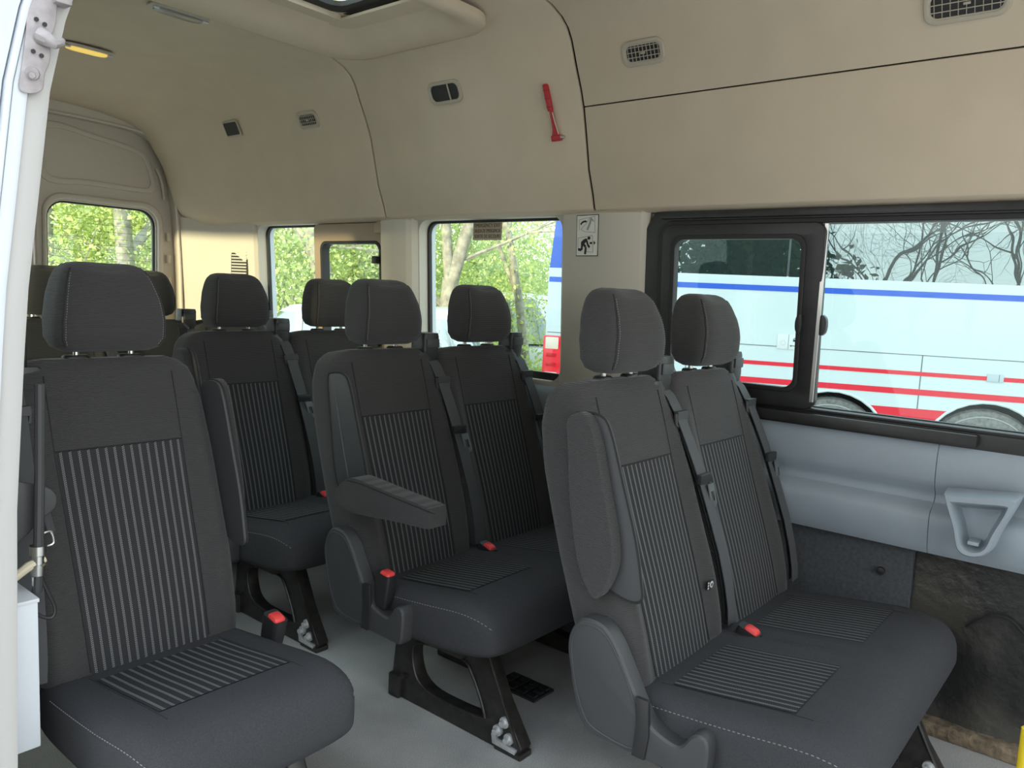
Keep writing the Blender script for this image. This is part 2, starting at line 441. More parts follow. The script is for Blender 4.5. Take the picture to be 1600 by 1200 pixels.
# roof hatch: moulded surround, gasket, glass
hatch = empty('roof_hatch', (1.5, 2.205, 2.14)); tag(hatch, 'roof escape hatch with moulded beige surround and black gasket', 'roof hatch')
hc = np.array([1.5, 2.205, 2.14])
def ringsec(a0, a1, b0, b1, r, z): return [(a - hc[0], b_ - hc[1], z - hc[2]) for a, b_ in rrect(a0, a1, b0, b1, r, 8)]
x0, x1, y0, y1 = HATCH
secs = []
for e, r, z in ((0.245, .15, 2.112), (0.245, .15, 2.094), (0.236, .145, 2.082), (0.205, .13, 2.076), (0.165, .12, 2.084), (0.125, .11, 2.102), (0.06, .08, 2.146), (0.035, .07, 2.156), (0.0, .06, 2.165)):
    secs.append(ringsec(x0 - e, x1 + e, y0 - e * .80, y1 + e, r, z))
MB().loft(secs, cap=False).build('hatch_surround', liner, hatch, ang=60)
MB().loft([ringsec(x0 - .002, x1 + .002, y0 - .002, y1 + .002, .06, 2.162), ringsec(x0 + .035, x1 - .035, y0 + .035, y1 - .035, .05, 2.168),
           ringsec(x0 + .035, x1 - .035, y0 + .035, y1 - .035, .05, 2.185)], cap=False).build('hatch_gasket', gasket, hatch)
MB().loft([ringsec(x0, x1, y0, y1, .06, 2.176), ringsec(x0, x1, y0, y1, .06, 2.180)]).build('hatch_glass', glass, hatch)

# ---- far side wall
wl_ = empty('wall_left', (0, 0, 0)); tag(wl_, 'far side wall of the minibus with grey lower trim and beige pillars', kind='structure')
def lean(z): return XW + 0.0 - np.clip((z - 0.86) / 0.64, 0, 1) * 0.04
def fx(off):      # far wall mapping: a=y, b=z, t=depth into the cabin
    return lambda a, b_, t: (lean(b_) + off - t, a, b_)
WIN = {1: (-0.62, 1.385, 0.872, 1.497), 2: (1.765, 2.535, 0.872, 1.497), 3: (2.775, 3.775, 0.872, 1.497)}
h1 = rrect(WIN[1][0], WIN[1][1], WIN[1][2], WIN[1][3], .05); h2 = rrect(*WIN[2], .05); h3 = rrect(*WIN[3], .05)
def skin_outer(): return [(RY0, -.3), (4.3, -.3), (4.3, 1.55), (RY0, 1.55)]
obj('outer_skin', plate_holes(skin_outer(), [h1, h2, h3], -0.105, -0.075, fx(0)), whitep, wl_)
# reveal plate behind the beige trims
obj('window_surround', plate_holes([(1.40, .80), (4.22, .80), (4.22, 1.51), (1.40, 1.51)], [h2, h3], -0.075, -0.005, fx(0)), pill, wl_)
def pillar(y0, y1, z0, z1, bulge, name='pillar_trim', m=pill, ridge=.5):
    secs = []
    prof = [(0, 0), (.06, .55), (.15, .85), (ridge - .08, 1.0), (ridge, 1.0), (ridge + .08, .93), (.85, .62), (.95, .42), (1, 0)]
    for z, k in ((z0, 1), (z0 + (z1 - z0) * .5, .95), (1.497, .90), (z1, .35)):
        secs.append([(lean(z) + .004 - bulge * k * b_, y0 + (y1 - y0) * a, z) for a, b_ in prof])
    mb = MB(); mb.grid(secs); return mb.build(name, m, wl_, ang=25)
pillar(1.392, 1.762, 0.80, 1.512, .055, ridge=.45)
pillar(2.538, 2.772, 0.80, 1.512, .055, ridge=.5)
# rear corner trim: wide, coming inwards towards the door portal
secs = []
for z in (0.75, 1.1, 1.45, 1.53):
    secs.append([(lean(z) + .004, 3.778, z), (lean(z) - .012, 3.79, z), (lean(z) - .03, 3.86, z), (lean(z) - .055, 4.00, z), (lean(z) - .095, 4.07, z), (lean(z) - .185, 4.20, z), (lean(z) - .20, 4.225, z), (lean(z) - .195, 4.28, z)])
MB().grid(secs).build('pillar_trim', pill, wl_, ang=25)
# louvre in the rear corner trim
gr = empty('air_louvre', (lean(1.3) - .034, 3.895, 1.29)); tag(gr, 'small louvred air outlet in the rear corner pillar', 'vent')
obj('louvre_backing', prism(rrect(-.06, .06, -.075, .075, .03), 0, .004, lambda a, b_, t: (-t - a * .22, a, b_)), gasket, gr)
for i in range(9):
    MB().box((0, 0, -.064 + .016 * i), (.006, .108, .007), Matrix.Rotation(.22, 4, 'Z') @ Matrix.Translation((-.006, 0, 0))).build('slat', pill, gr)
# lower grey trim panels (swept profile)
LOWP = [(2.462, .868), (2.440, .860), (2.427, .848), (2.418, .832), (2.412, .812), (2.411, .78), (2.414, .745), (2.422, .722), (2.440, .704), (2.444, .690), (2.438, .676), (2.414, .664),
        (2.398, .652), (2.393, .632), (2.396, .60), (2.406, .555), (2.422, .532), (2.462, .528)]
def low_panel(y0, y1):
    mb = MB(); e = .0015
    for y, ins in ((y0, .006), (y0 + e, 0), (y1 - e, 0), (y1, .006)):
        pass
    mb.grid([[(x + (.004 if y in (y0, y1) else 0), y, z) for x, z in LOWP] for y in (y0, y0 + e, y1 - e, y1)])
    return mb.build('side_trim_panel', greyp, wl_, ang=40)
low_panel(-1.1, .448); low_panel(.448, 1.456); low_panel(1.456, 4.2)
MB().box((2.475, 1.55, .72), (.02, 5.3, .36)).build('trim_backing', gasket, wl_)
# felt covered lower wall and bare tar-coated metal
MB().box((2.478, 2.345, .27), (.022, 3.71, .53)).build('felt_panel', felt, wl_, bevel=.004)
tar = mat('tar_metal', (0.05, 0.047, 0.042), 0.42)
N = tar.node_tree.nodes; L = tar.node_tree.links; b = N['Principled BSDF']; t = N.new('ShaderNodeTexCoord')
q1 = N.new('ShaderNodeTexNoise'); q1.inputs['Scale'].default_value = 5; q1.inputs['Detail'].default_value = 8
L.new(t.outputs['Object'], q1.inputs['Vector']); r1 = N.new('ShaderNodeValToRGB')
r1.color_ramp.elements[0].position = .42; r1.color_ramp.elements[0].color = (0.018, 0.0175, 0.017, 1)
r1.color_ramp.elements[1].position = .66; r1.color_ramp.elements[1].color = (0.060, 0.055, 0.045, 1)
L.new(q1.outputs['Fac'], r1.inputs[0]); L.new(r1.outputs[0], b.inputs['Base Color'])
q2 = N.new('ShaderNodeTexNoise'); q2.inputs['Scale'].default_value = 38; q2.inputs['Detail'].default_value = 5
L.new(t.outputs['Object'], q2.inputs['Vector']); B = N.new('ShaderNodeBump'); B.inputs['Strength'].default_value = .45; B.inputs['Distance'].default_value = .010
L.new(q2.outputs['Fac'], B.inputs['Height']); L.new(B.outputs[0], b.inputs['Normal'])
rnd = random.Random(5)
rows = []
for i in range(26):
    y = -1.0 + (1.0 + .488) * i / 25; row = []
    for k in range(16):
        z = .0 + .535 * k / 15
        x = 2.492 - .02 * math.exp(-((y - .30) / .05) ** 2) * (.4 + .6 * rnd.random()) + .004 * rnd.random() - .03 * math.exp(-(z / .05) ** 2)
        row.append((x, y, z))
    rows.append(row)
MB().grid(rows).build('bare_metal_panel', tar, wl_, ang=80)
tube_pts = catmull([(2.482, .34, .33), (2.470, .29, .38), (2.472, .24, .385), (2.476, .19, .345), (2.476, .12, .34), (2.478, 0, .36), (2.478, -.3, .36)], 6, False)
MB().tube(tube_pts, .005, 6).build('sealant_bead', seamdk, wl_)
rust = mat('rusty_edge', (0.24, 0.18, 0.12), 0.9, noise=(40, 0.5), bump=(80, .5))
MB().box((2.462, -.2, .022), (.05, 1.25, .044)).build('rusty_floor_edge', rust, wl_, bevel=.01)
MB().tube([(2.468, .572, .437), (2.452, .572, .437)], .012, 10).build('push_pin', plast2, wl_, bevel=.003)
# cup holder in the front trim panel
ch = empty('cup_holder', (2.375, .325, .668)); tag(ch, 'grey moulded triangular cup holder on the side wall', 'cup holder')
OUT = catmull([(-.07, .062), (0, .070), (.075, .078), (.082, .062), (.052, -.02), (.034, -.075), (0, -.094), (-.034, -.082), (-.052, -.02), (-.078, .052)], 4)
def chs(k, dx, sh=0): return [(dx, -a * k, b_ * k + sh) for a, b_ in OUT]
MB().loft([chs(1.06, .02), chs(1.03, -.03), chs(.99, -.058), chs(.94, -.066), chs(.80, -.066, -.004), chs(.75, -.060, -.006), chs(.66, -.010, -.010), chs(.55, .002, -.012), chs(.3, .004, -.012)]).build('holder_shell', greyp, ch, ang=40)
MB().box((-.035, 0, -.056), (.05, .026, .010)).build('holder_floor', greyp, ch, bevel=.002)

# ---- window_1 : black framed sliding window
def wframe(name, outer, inner, t0, t1, m, parent, bev=.003, off=0.0):
    return obj(name, plate_holes(outer, [inner], t0, t1, fx(off), bev), m, parent)
w1 = empty('window_1', (0, 0, 0)); tag(w1, 'black framed sliding side window nearest the front', kind='structure')
wframe('window_frame', [(-1.1, .838), (1.405, .838), (1.405, 1.44), (1.37, 1.497), (1.33, 1.515), (-1.1, 1.515)], rrect(-.60, 1.345, .890, 1.462, .05), -.055, .006, frameb, w1)
wframe('frame_lip', rrect(-.60, 1.350, .887, 1.468, .05), rrect(-.585, 1.330, .897, 1.452, .045), -.05, .012, gasket, w1)
MB().box((lean(1.48) - .012, .78, 1.484), (.026, 1.12, .022)).build('top_rail', frameb, w1, bevel=.003)
MB().box((lean(.9) - .018, .87, .868), (.036, 1.03, .032)).build('bottom_rail', frameb, w1, bevel=.004)
wframe('sash_frame', rrect(.795, 1.335, .892, 1.455, .035), rrect(.858, 1.290, .948, 1.412, .035), -.012, .016, frameb, w1, .004)
wframe('sash_seal', rrect(.850, 1.298, .940, 1.420, .038), rrect(.864, 1.284, .954, 1.406, .033), -.012, .020, gasket, w1, .002)
MB().box((lean(1.2) - .018, .7975, 1.185), (.006, .010, .53)).build('steel_strip', chrome, w1)
for yy in (.853, .785):
    sgn = 1 if yy > .82 else -1
    obj('sash_pull', prism(catmull([(-.006, -.028), (.009, -.023), (.013, 0), (.009, .023), (-.006, .028)], 4), .0, .022, lambda a, b_, t, yy=yy, sgn=sgn: (lean(1.15) - .006 - t, yy + sgn * a, 1.152 + b_), .004), plast2, w1)
obj('sash_pane', prism([(.86, .95), (1.29, .95), (1.29, 1.41), (.86, 1.41)], -.004, 0, fx(0.0)), glass, w1)
obj('fixed_pane', prism([(-.6, .88), (.84, .88), (.84, 1.465), (-.6, 1.465)], -.034, -.030, fx(0.0)), glass, w1)
# ---- window_2 plain bonded pane, window_3 with a small sliding part
def plain_window(n, lab, a0, a1, b0, b1, px=0.0):
    w = empty('window_%d' % n); tag(w, lab, kind='structure')
    wframe('rubber_seal', rrect(a0 - .004, a1 + .004, b0 - .004, b1 + .004, .05), rrect(a0 + .010, a1 - .010, b0 + .012, b1 - .010, .045), -.075, -.055, gasket, w)
    obj('pane', prism(rrect(a0, a1, b0, b1, .05), -.066, -.062, fx(0)), glass, w)
    return w
w2 = plain_window(2, 'middle side window with a small printed sticker at its top', *WIN[2])
w3 = plain_window(3, 'rear side window with a tan framed sliding part', *WIN[3])
wframe('sash_frame', rrect(2.775, 3.295, .875, 1.495, .03), rrect(2.80, 3.235, .93, 1.405, .04), -.055, -.012, tan, w3, .004)
wframe('sash_seal', rrect(2.792, 3.243, .922, 1.413, .042), rrect(2.806, 3.229, .936, 1.399, .036), -.055, -.008, gasket, w3, .002)
MB().box((lean(1.33) - .004, 2.812, 1.325), (.03, .03, .035)).build('sash_pull', plast2, w3, bevel=.006)
lt = MB(); lt.box((lean(1.12) + .0, 3.275, 1.13), (.03, .05, .075)); lt.box((lean(1.12) - .015, 3.245, 1.165), (.03, .03, .04)); lt.box((lean(1.12) - .01, 3.295, 1.10), (.02, .03, .03))
lt.build('sash_latch', tan, w3, bevel=.005)
MB().box((lean(1.48) - .01, 2.78, 1.468), (.02, .05, .05)).build('corner_block', tan, w3, bevel=.012)

# ---- near side wall (behind the door post), its windows let the low sun in
wr = empty('wall_right'); tag(wr, 'near side wall behind the sliding door post', kind='structure')
def fr(off): return lambda a, b_, t: (MX(lean(b_)) - off + t, a, b_)
hr2 = rrect(1.92, 2.53, .872, 1.497, .05); hr3 = rrect(2.70, 4.02, .872, 1.497, .05)
obj('outer_skin', plate_holes([(1.82, -.3), (4.3, -.3), (4.3, 1.55), (1.82, 1.55)], [hr2, hr3], -0.075, -0.06, fr(0)), whitep, wr)
obj('inner_panel', plate_holes([(1.82, .0), (4.22, .0), (4.22, 1.52), (1.82, 1.52)], [hr2, hr3], -0.055, -0.005, fr(0)), pill, wr)
w4 = empty('window_4'); tag(w4, 'near side window hidden behind the door post', kind='structure')
obj('pane', prism(hr2, -.062, -.058, fr(0)), glass, w4); obj('pane', prism(hr3, -.062, -.058, fr(0)), glass, w4)

# ---- rear wall and doors
wb = empty('wall_rear'); tag(wb, 'rear body frame around the back doors', kind='structure')
to_r = lambda a, b_, t: (a, 4.26 + t, b_)
portal = catmull([(2.20, .02), (2.215, .6), (2.205, 1.2), (2.172, 1.62), (2.12, 1.85), (2.03, 1.93), (1.9, 1.955), (1.5, 1.965), (1.1, 1.955), (.97, 1.93), (.88, 1.85), (.828, 1.62), (.795, 1.2), (.785, .6), (.80, .02)], 4)
obj('rear_frame', plate_holes([(.45, -.3), (2.55, -.3), (2.55, 1.5), (2.35, 2.26), (.65, 2.26), (.45, 1.5)], [portal], -.04, .05, to_r, .012), doorm, wb)
MB().tube([(a, 4.218, b_) for a, b_ in portal], .007, 8, closed=True).build('door_seal', doorm, wb)
def rear_door(n, mir, lab):
    d = empty('door_%d' % n); tag(d, lab, kind='structure')
    X = (lambda a: MX(a)) if mir else (lambda a: a)
    to = lambda a, b_, t: (X(a), 4.31 + t, b_)
    outl = catmull([(1.506, .0), (1.506, .9), (1.506, 1.6), (1.506, 1.975), (1.85, 1.972), (2.03, 1.948), (2.14, 1.86), (2.19, 1.64), (2.225, 1.2), (2.235, .6), (2.22, .0)], 4)
    win = rrect(1.555, 2.098, .78, 1.555, .085)
    obj('door_panel', plate_holes(outl, [win], -.02, .03, to, .004), doorm, d)
    obj('window_surround', plate_holes(rrect(1.530, 2.130, .74, 1.592, .10), [rrect(1.548, 2.104, .775, 1.563, .088)], -.045, -.02, to, .010), doorm, d)
    obj('window_rubber', plate_holes(rrect(1.545, 2.108, .77, 1.565, .09), [rrect(1.562, 2.090, .79, 1.547, .08)], -.01, .012, to, .003), gasket, d)
    up = catmull([(1.535, 1.655), (1.75, 1.645), (2.03, 1.642), (2.085, 1.655), (2.095, 1.70), (2.06, 1.82), (2.0, 1.865), (1.8, 1.90), (1.535, 1.915)], 5)
    up2 = catmull([(1.56, 1.68), (1.75, 1.672), (2.02, 1.668), (2.06, 1.68), (2.068, 1.71), (2.04, 1.80), (1.985, 1.842), (1.8, 1.875), (1.56, 1.89)], 5)
    obj('pressed_panel', plate_holes(up, [up2], -.03, -.018, to, .005), doorm, d)
    if not mir:
        obj('door_pane', prism(rrect(1.552, 2.10, .785, 1.552, .08), -.002, .002, to), glass, d)
        for i in range(14):
            MB().tube([(X(1.58), 4.306, 1.49 - i * .035), (X(2.08), 4.306, 1.49 - i * .035)], .0007, 4).build('heater_wire', gasket, d)
        for z in (1.30, 1.18, 1.02, 1.42):
            MB().tube([(X(2.165), 4.285, z - .022), (X(2.165), 4.285, z + .022)], [.014, .016], 8).build('rubber_stop', doorm, d)
        MB().tube(catmull([(X(2.095), 4.275, 1.78), (X(2.115), 4.27, 1.74), (X(2.13), 4.27, 1.68), (X(2.14), 4.275, 1.62)], 4, False), .009, 6).build('cable_run', doorm, d)
    else:
        obj('door_pane', prism(rrect(1.552, 2.10, .785, 1.552, .08), -.002, .002, to), glass, d)
    return d
rear_door(1, False, 'rear door with large window seen behind the single seat')
rear_door(2, True, 'other rear door mostly hidden behind the door post')

# ---- sliding door post (rear jamb), leaning in towards the roof
post = empty('trim_1', (0, 0, 0)); tag(post, 'pale painted post at the edge of the sliding door opening', kind='structure')
PXZ = [(-.3, .470), (.30, .474), (.79, .483), (1.05, .499), (1.17, .508), (1.33, .527), (1.50, .547), (1.62, .573), (1.75, .615), (1.95, .70), (2.1, .80), (2.2, .95)]
def post_strip(name, d0, d1, y0, y1, m, bev=.006):
    secs = []
    for z, x in PXZ: secs.append([(x + d0, y0, z), (x + d1, y0, z), (x + d1, y1, z), (x + d0, y1, z)])
    return MB().loft(secs).build(name, m, post, bevel=bev)
post_strip('door_jamb', -.036, 0, 1.48, 1.98, paint)
post_strip('jamb_step', -.060, -.0365, 1.470, 1.60, whitep, .005)
post_strip('seal_lip', -.072, -.062, 1.463, 1.60, whitep, .003)
post_strip('outer_jamb', -.150, -.074, 1.470, 1.60, whitep, .006)
# hinge and latch bracket at the top of the post
hb = empty('door_bracket', (.53, 1.47, 1.55)); tag(hb, 'dull metal latch bracket bolted high on the door post', 'bracket')
def pb(p, d=0): q = ony(p, 1.474 - d); return (q[0] - .53, q[1] - 1.47, q[2] - 1.55)
bp = catmull([(48, -30), (85, -30), (88, 30), (80, 60), (78, 95), (70, 115), (66, 140), (48, 146), (30, 138), (34, 100), (40, 50)], 4)
obj('bracket_plate', prism(bp, 0.0, .010, lambda a, b_, t: pb((a, b_), t), .002), hinge, hb)
for (px, py, r_) in ((50, 115, .0125), (50, 118, .006), (57, 30, .004), (70, 38, .004), (52, 80, .004), (65, 87, .004)):
    a = pb((px, py), .006 if r_ < .01 else .004); bb = pb((px, py), .022 if r_ == .006 else .014)
    MB().tube([a, bb], [r_, r_ * .8], 12).build('bolt', hinge if r_ > .005 else plast2, hb)
MB().tube([pb((62, 55), .01), pb((75, 62), .02), pb((86, 68), .022), pb((96, 66), .02), (pb((99, 62), .02))], [.014, .012, .009, .007, .004], 10).build('latch_hook', hinge, hb)
MB().box(pb((95, -6), .01), (.026, .03, .03)).build('roller_block', hinge, hb, bevel=.004)

# ================================================================== SEATS
# seat frame: s across, u towards the rear (front face of the backrest at stripe height is u = 0), z up
ZB = [.30, .36, .45, .55, .68, .81, .90, .97, 1.02]
UF = [-.165, -.147, -.122, -.090, -.044, .0, .028, .050, .066]
def uF(z): return interp(z, ZB, UF)
def bw(z): return interp(z, [.30, .40, .55, .80, .90, .95, .978, .996, .1007e1], [.42, .445, .455, .454, .446, .426, .40, .355, .28])
def bd(z): return interp(z, [.30, .45, .60, .80, .90, .97, .998, 1.007], [.15, .170, .170, .160, .145, .118, .078, .03])
def bol(z): return interp(z, [.30, .40, .5, .75, .88, .95, 1.0], [.012, .028, .034, .030, .016, .0, .0])
EXB = 5.0
def bolk(s, w): k = np.clip((abs(s) / (w / 2) - .60) / .28, 0, 1); return float(k * k * (3 - 2 * k))
def back_front(s, z):
    w = bw(z); d = bd(z); q = min(abs(s) / (w / 2), 1)
    v = (1 - q ** EXB) ** (1 / EXB)
    return uF(z) + d / 2 - v * d / 2 - bol(z) * bolk(s, w) * v
CACHE = {}
def part(key, fn):
    if key not in CACHE: CACHE[key] = fn()
    return CACHE[key]
def m_back():
    secs = []
    zs = list(np.linspace(.30, .88, 22)) + [.905, .93, .95, .965, .978, .988, .996, 1.002, 1.007]
    for z in zs:
        w, d = bw(z), bd(z); row = []
        for sx_, vy in superell(64, w, d, EXB):
            u = uF(z) + d / 2 + vy
            if vy < 0: u -= bol(z) * bolk(sx_, w) * (-vy / (d / 2))
            row.append((sx_, u + (.006 if z > .98 else 0), z))
        secs.append(row)
    return MB().loft(secs).mesh(True, 60)
def uvgrid(rows, off):
    mb = MB(); mb.grid(rows); me = mesh(mb.v, mb.f, True, 80)
    n = len(rows[0]); K = len(rows)
    uv = me.uv_layers.new(name='UVMap')
    for p in me.polygons:
        for li in p.loop_indices:
            vi = me.loops[li].vertex_index; uv.data[li].uv = ((vi % n) / (n - 1), (vi // n) / (K - 1))
    return me
SPW = .142
def m_bstripe():
    rows = []
    for z in np.linspace(.345, .81, 30):
        wv = SPW * interp(z, [.345, .81], [.93, 1.0])
        row = []
        for k in range(17):
            s = -wv + 2 * wv * k / 16
            row.append((s, back_front(s, z + .006 * (s / wv) ** 2) - .0025, z))
        rows.append(row)
    return uvgrid(rows, 0)
def m_bseams(sg):
    mb = MB()
    if sg:
        mb.tube([(sg * (SPW + .002) * interp(z, [.345, .81], [.93, 1.0]), back_front(sg * SPW, z) - .0005, z) for z in np.linspace(.36, .972, 26)], .0016, 5)
    else: mb.tube([(s, back_front(s, .812) - .0008, .812) for s in np.linspace(-SPW, SPW, 14)], .0016, 5)
    return mb.mesh()
def m_piping(sg):
    mb = MB()
    if 1:
        mb.tube([(sg * (bw(z) / 2 * .965), uF(z) + bd(z) * .16 - bol(z) * .55, z) for z in np.linspace(.37, .94, 26)], .0018, 5)
    return mb.mesh()
# headrest
def hw(z): return interp(z, [1.018, 1.028, 1.05, 1.09, 1.14, 1.18, 1.20, 1.213, 1.221, 1.225], [.19, .230, .252, .252, .236, .212, .193, .168, .130, .075])
def hd(z): return interp(z, [1.018, 1.028, 1.05, 1.10, 1.15, 1.19, 1.21, 1.221, 1.225], [.06, .098, .124, .136, .130, .106, .082, .053, .027])
def hu(z): return interp(z, [1.018, 1.06, 1.12, 1.225], [.082, .079, .083, .104])
EXH = 4.2
def hfront(s, z):
    q = min(abs(s) / (hw(z) / 2), 1); return hu(z) - hd(z) / 2 * (1 - q ** EXH) ** (1 / EXH)
def m_head():
    secs = []
    for z in [1.018, 1.022, 1.028, 1.037, 1.05] + list(np.linspace(1.065, 1.17, 9)) + [1.18, 1.19, 1.20, 1.207, 1.213, 1.218, 1.222, 1.225]:
        w, d = hw(z), hd(z)
        secs.append([(a, hu(z) + b_, z - .010 * (abs(a) < .5) * ((a / .12) ** 2 * 0) - (.008 * math.exp(-(a / .05) ** 2) if z > 1.20 else 0)) for a, b_ in superell(56, w, d, EXH)])
    return MB().loft(secs).mesh(True, 70)
def m_hseam(sg):
    mb = MB()
    if 1:
        mb.tube([(sg * hw(z) / 2 * .90, hfront(hw(z) / 2 * .90, z) - .0008, z) for z in np.linspace(1.03, 1.205, 20)], .0016, 5)
    return mb.mesh()
def m_hstitch(sg):
    mb = MB()
    if 1:
        P = [(sg * hw(z) / 2 * .86, hfront(hw(z) / 2 * .86, z) - .0006, z) for z in np.linspace(1.035, 1.20, 60)]
        for i in range(0, 58, 2): mb.tube([P[i], P[i + 1]], .0009, 4)
    return mb.mesh(False)
# cushion
UC = [-.10, -.14, -.20, -.30, -.40, -.48, -.53, -.565, -.590, -.605, -.614, -.619]
ZT = [.352, .355, .362, .375, .390, .401, .403, .397, .384, .367, .345, .318]
ZBOT = [.225, .225, .225, .228, .233, .240, .247, .254, .262, .270, .280, .296]
CW = [.44, .45, .455, .46, .465, .462, .455, .445, .428, .405, .375, .32]
def czt(u): return interp(-u, [-x for x in UC], ZT)
def ccw(u): return interp(-u, [-x for x in UC], CW)
EXC = 5.0
def m_cush():
    secs = []
    us = list(np.linspace(-.10, -.46, 13)) + [-.49, -.515, -.54, -.558, -.574, -.588, -.598, -.606, -.612, -.617, -.619]
    for u in us:
        zt, zb, w = czt(u), interp(-u, [-x for x in UC], ZBOT), ccw(u)
        row = []
        for a, b_ in superell(64, w, zt - zb, EXC):
            dz = 0
            if b_ > 0: dz = .012 * bolk(a, w) * (b_ / ((zt - zb) / 2)) * interp(u, [-.6, -.5, -.2], [0, .6, 1])
            row.append((a, u, (zt + zb) / 2 + b_ + dz))
        secs.append(row)
    return MB().loft(secs).mesh(True, 60)
def m_bench():
    secs = []; Wb = .453
    us = list(np.linspace(-.10, -.46, 13)) + [-.49, -.515, -.54, -.558, -.574, -.588, -.598, -.606, -.612, -.617, -.619]
    for u in us:
        zt, zb, w = czt(u), interp(-u, [-x for x in UC], ZBOT), ccw(u) + Wb
        row = []; h = (zt - zb) / 2
        for i in range(120):
            t = 2 * PI * i / 120; c = math.cos(t); q = math.sin(t)
            a = w / 2 * math.copysign(abs(c) ** (2 / 9), c) if abs(c) < .999 else w / 2 * c
            # even spacing across the wide top and bottom
            a = w / 2 * (1 - abs((2 * t / PI) % 4 - 2)) if False else w / 2 * c * (1 if abs(c) < .9 else 1)
            a = w / 2 * math.copysign(min(1, abs(c) * 1.0), c)
            v = (1 - abs(c) ** 11) ** (1 / 5.0); b_ = math.copysign(v * h, q) if abs(q) > 1e-9 else 0
            s1 = abs(a) - Wb / 2; dz = 0
            if b_ > 0: dz = .012 * max(bolk(s1, ccw(u)), 0) * v * interp(u, [-.6, -.5, -.2], [0, .6, 1]) - .010 * math.exp(-(a / .012) ** 2) * interp(u, [-.6, -.45, -.3], [.0, .3, 1])
            row.append((a, u, (zt + zb) / 2 + b_ + dz))
        secs.append(row)
    return MB().loft(secs).mesh(True, 60)
def ctop(s, u):
    w = ccw(u); zt = czt(u); zb = interp(-u, [-x for x in UC], ZBOT); q = min(abs(s) / (w / 2), 1); v = (1 - q ** EXC) ** (1 / EXC)
    return (zt + zb) / 2 + v * (zt - zb) / 2 + .012 * bolk(s, w) * v * interp(u, [-.6, -.5, -.2], [0, .6, 1])
def m_cstripe():
    rows = []
    for u in np.linspace(-.195, -.462, 18):
        rows.append([(s, u, ctop(s, u) + .0022) for s in np.linspace(-SPW, SPW, 17)])
    return uvgrid(rows, 0)
def edge_path(f=.90, n=60):
    P = []
    us = np.linspace(-.16, -.60, n)
    for u in us: P.append((-ccw(u) / 2 * f, u, ctop(ccw(u) / 2 * f, u) + .0006))
    u = -.60
    for s in np.linspace(-ccw(u) / 2 * f, ccw(u) / 2 * f, n)[1:-1]: P.append((s, u - .0, ctop(s, u) + .0006))
    for u in us[::-1]: P.append((ccw(u) / 2 * f, u, ctop(ccw(u) / 2 * f, u) + .0006))
    return P
def m_cseam(k):
    mb = MB()
    if k == 0: mb.tube(edge_path(.955), .0016, 5)
    else:
        s = k * (SPW + .004); mb.tube([(s, u, ctop(s, u) + .0004) for u in np.linspace(-.17, -.50, 24)], .0009, 5)
    return mb.mesh()
def m_cstitch(sg):
    mb = MB(); P = [(sg * ccw(u) / 2 * .985, u, ctop(ccw(u) / 2 * .985, u) + .0004) for u in np.linspace(-.17, -.60, 86)]
    for i in range(0, len(P) - 1, 2): mb.tube([P[i], P[i + 1]], .0010, 4)
    return mb.mesh(False)
ARM_UP = [(.048, .933), (.007, .950), (-.026, .910), (-.056, .81), (-.088, .694), (-.093, .626), (-.068, .562), (-.039, .553), (0, .619), (.030, .75), (.044, .87)]
ARM_DN = [(-.070, .612), (-.095, .650), (-.135, .671), (-.180, .672), (-.31, .661), (-.435, .652), (-.449, .640), (-.451, .604), (-.438, .596), (-.31, .588), (-.168, .576), (-.097, .585)]
REC = [(.052, .925), (.030, .946), (-.020, .946), (-.048, .915), (-.086, .81), (-.126, .694), (-.148, .60), (-.150, .565), (-.12, .555), (-.06, .57), (-.02, .60), (.010, .66), (.034, .80)]
COVER = [(-.033, .502), (-.008, .480), (.006, .450), (.008, .417), (0, .38), (-.012, .33), (-.032, .275), (-.060, .247), (-.12, .243), (-.20, .242), (-.300, .240), (-.333, .245), (-.341, .290),
         (-.340, .333), (-.325, .346), (-.303, .338), (-.279, .306), (-.24, .310), (-.206, .327), (-.18, .364), (-.152, .412), (-.115, .471), (-.08, .500)]
def side(sgn, base): return lambda a, b_, t: (sgn * (base + t), a, b_)
def m_plate(poly, t0, t1, sgn, bev, k=4, seg=3): return prism(catmull(poly, k), t0, t1, side(sgn, 0), bev, seg)
def shrink(poly, k, off=(0, 0)):
    c = np.mean(poly, 0); return [tuple(c + (np.array(p) - c) * k + np.array(off)) for p in poly]
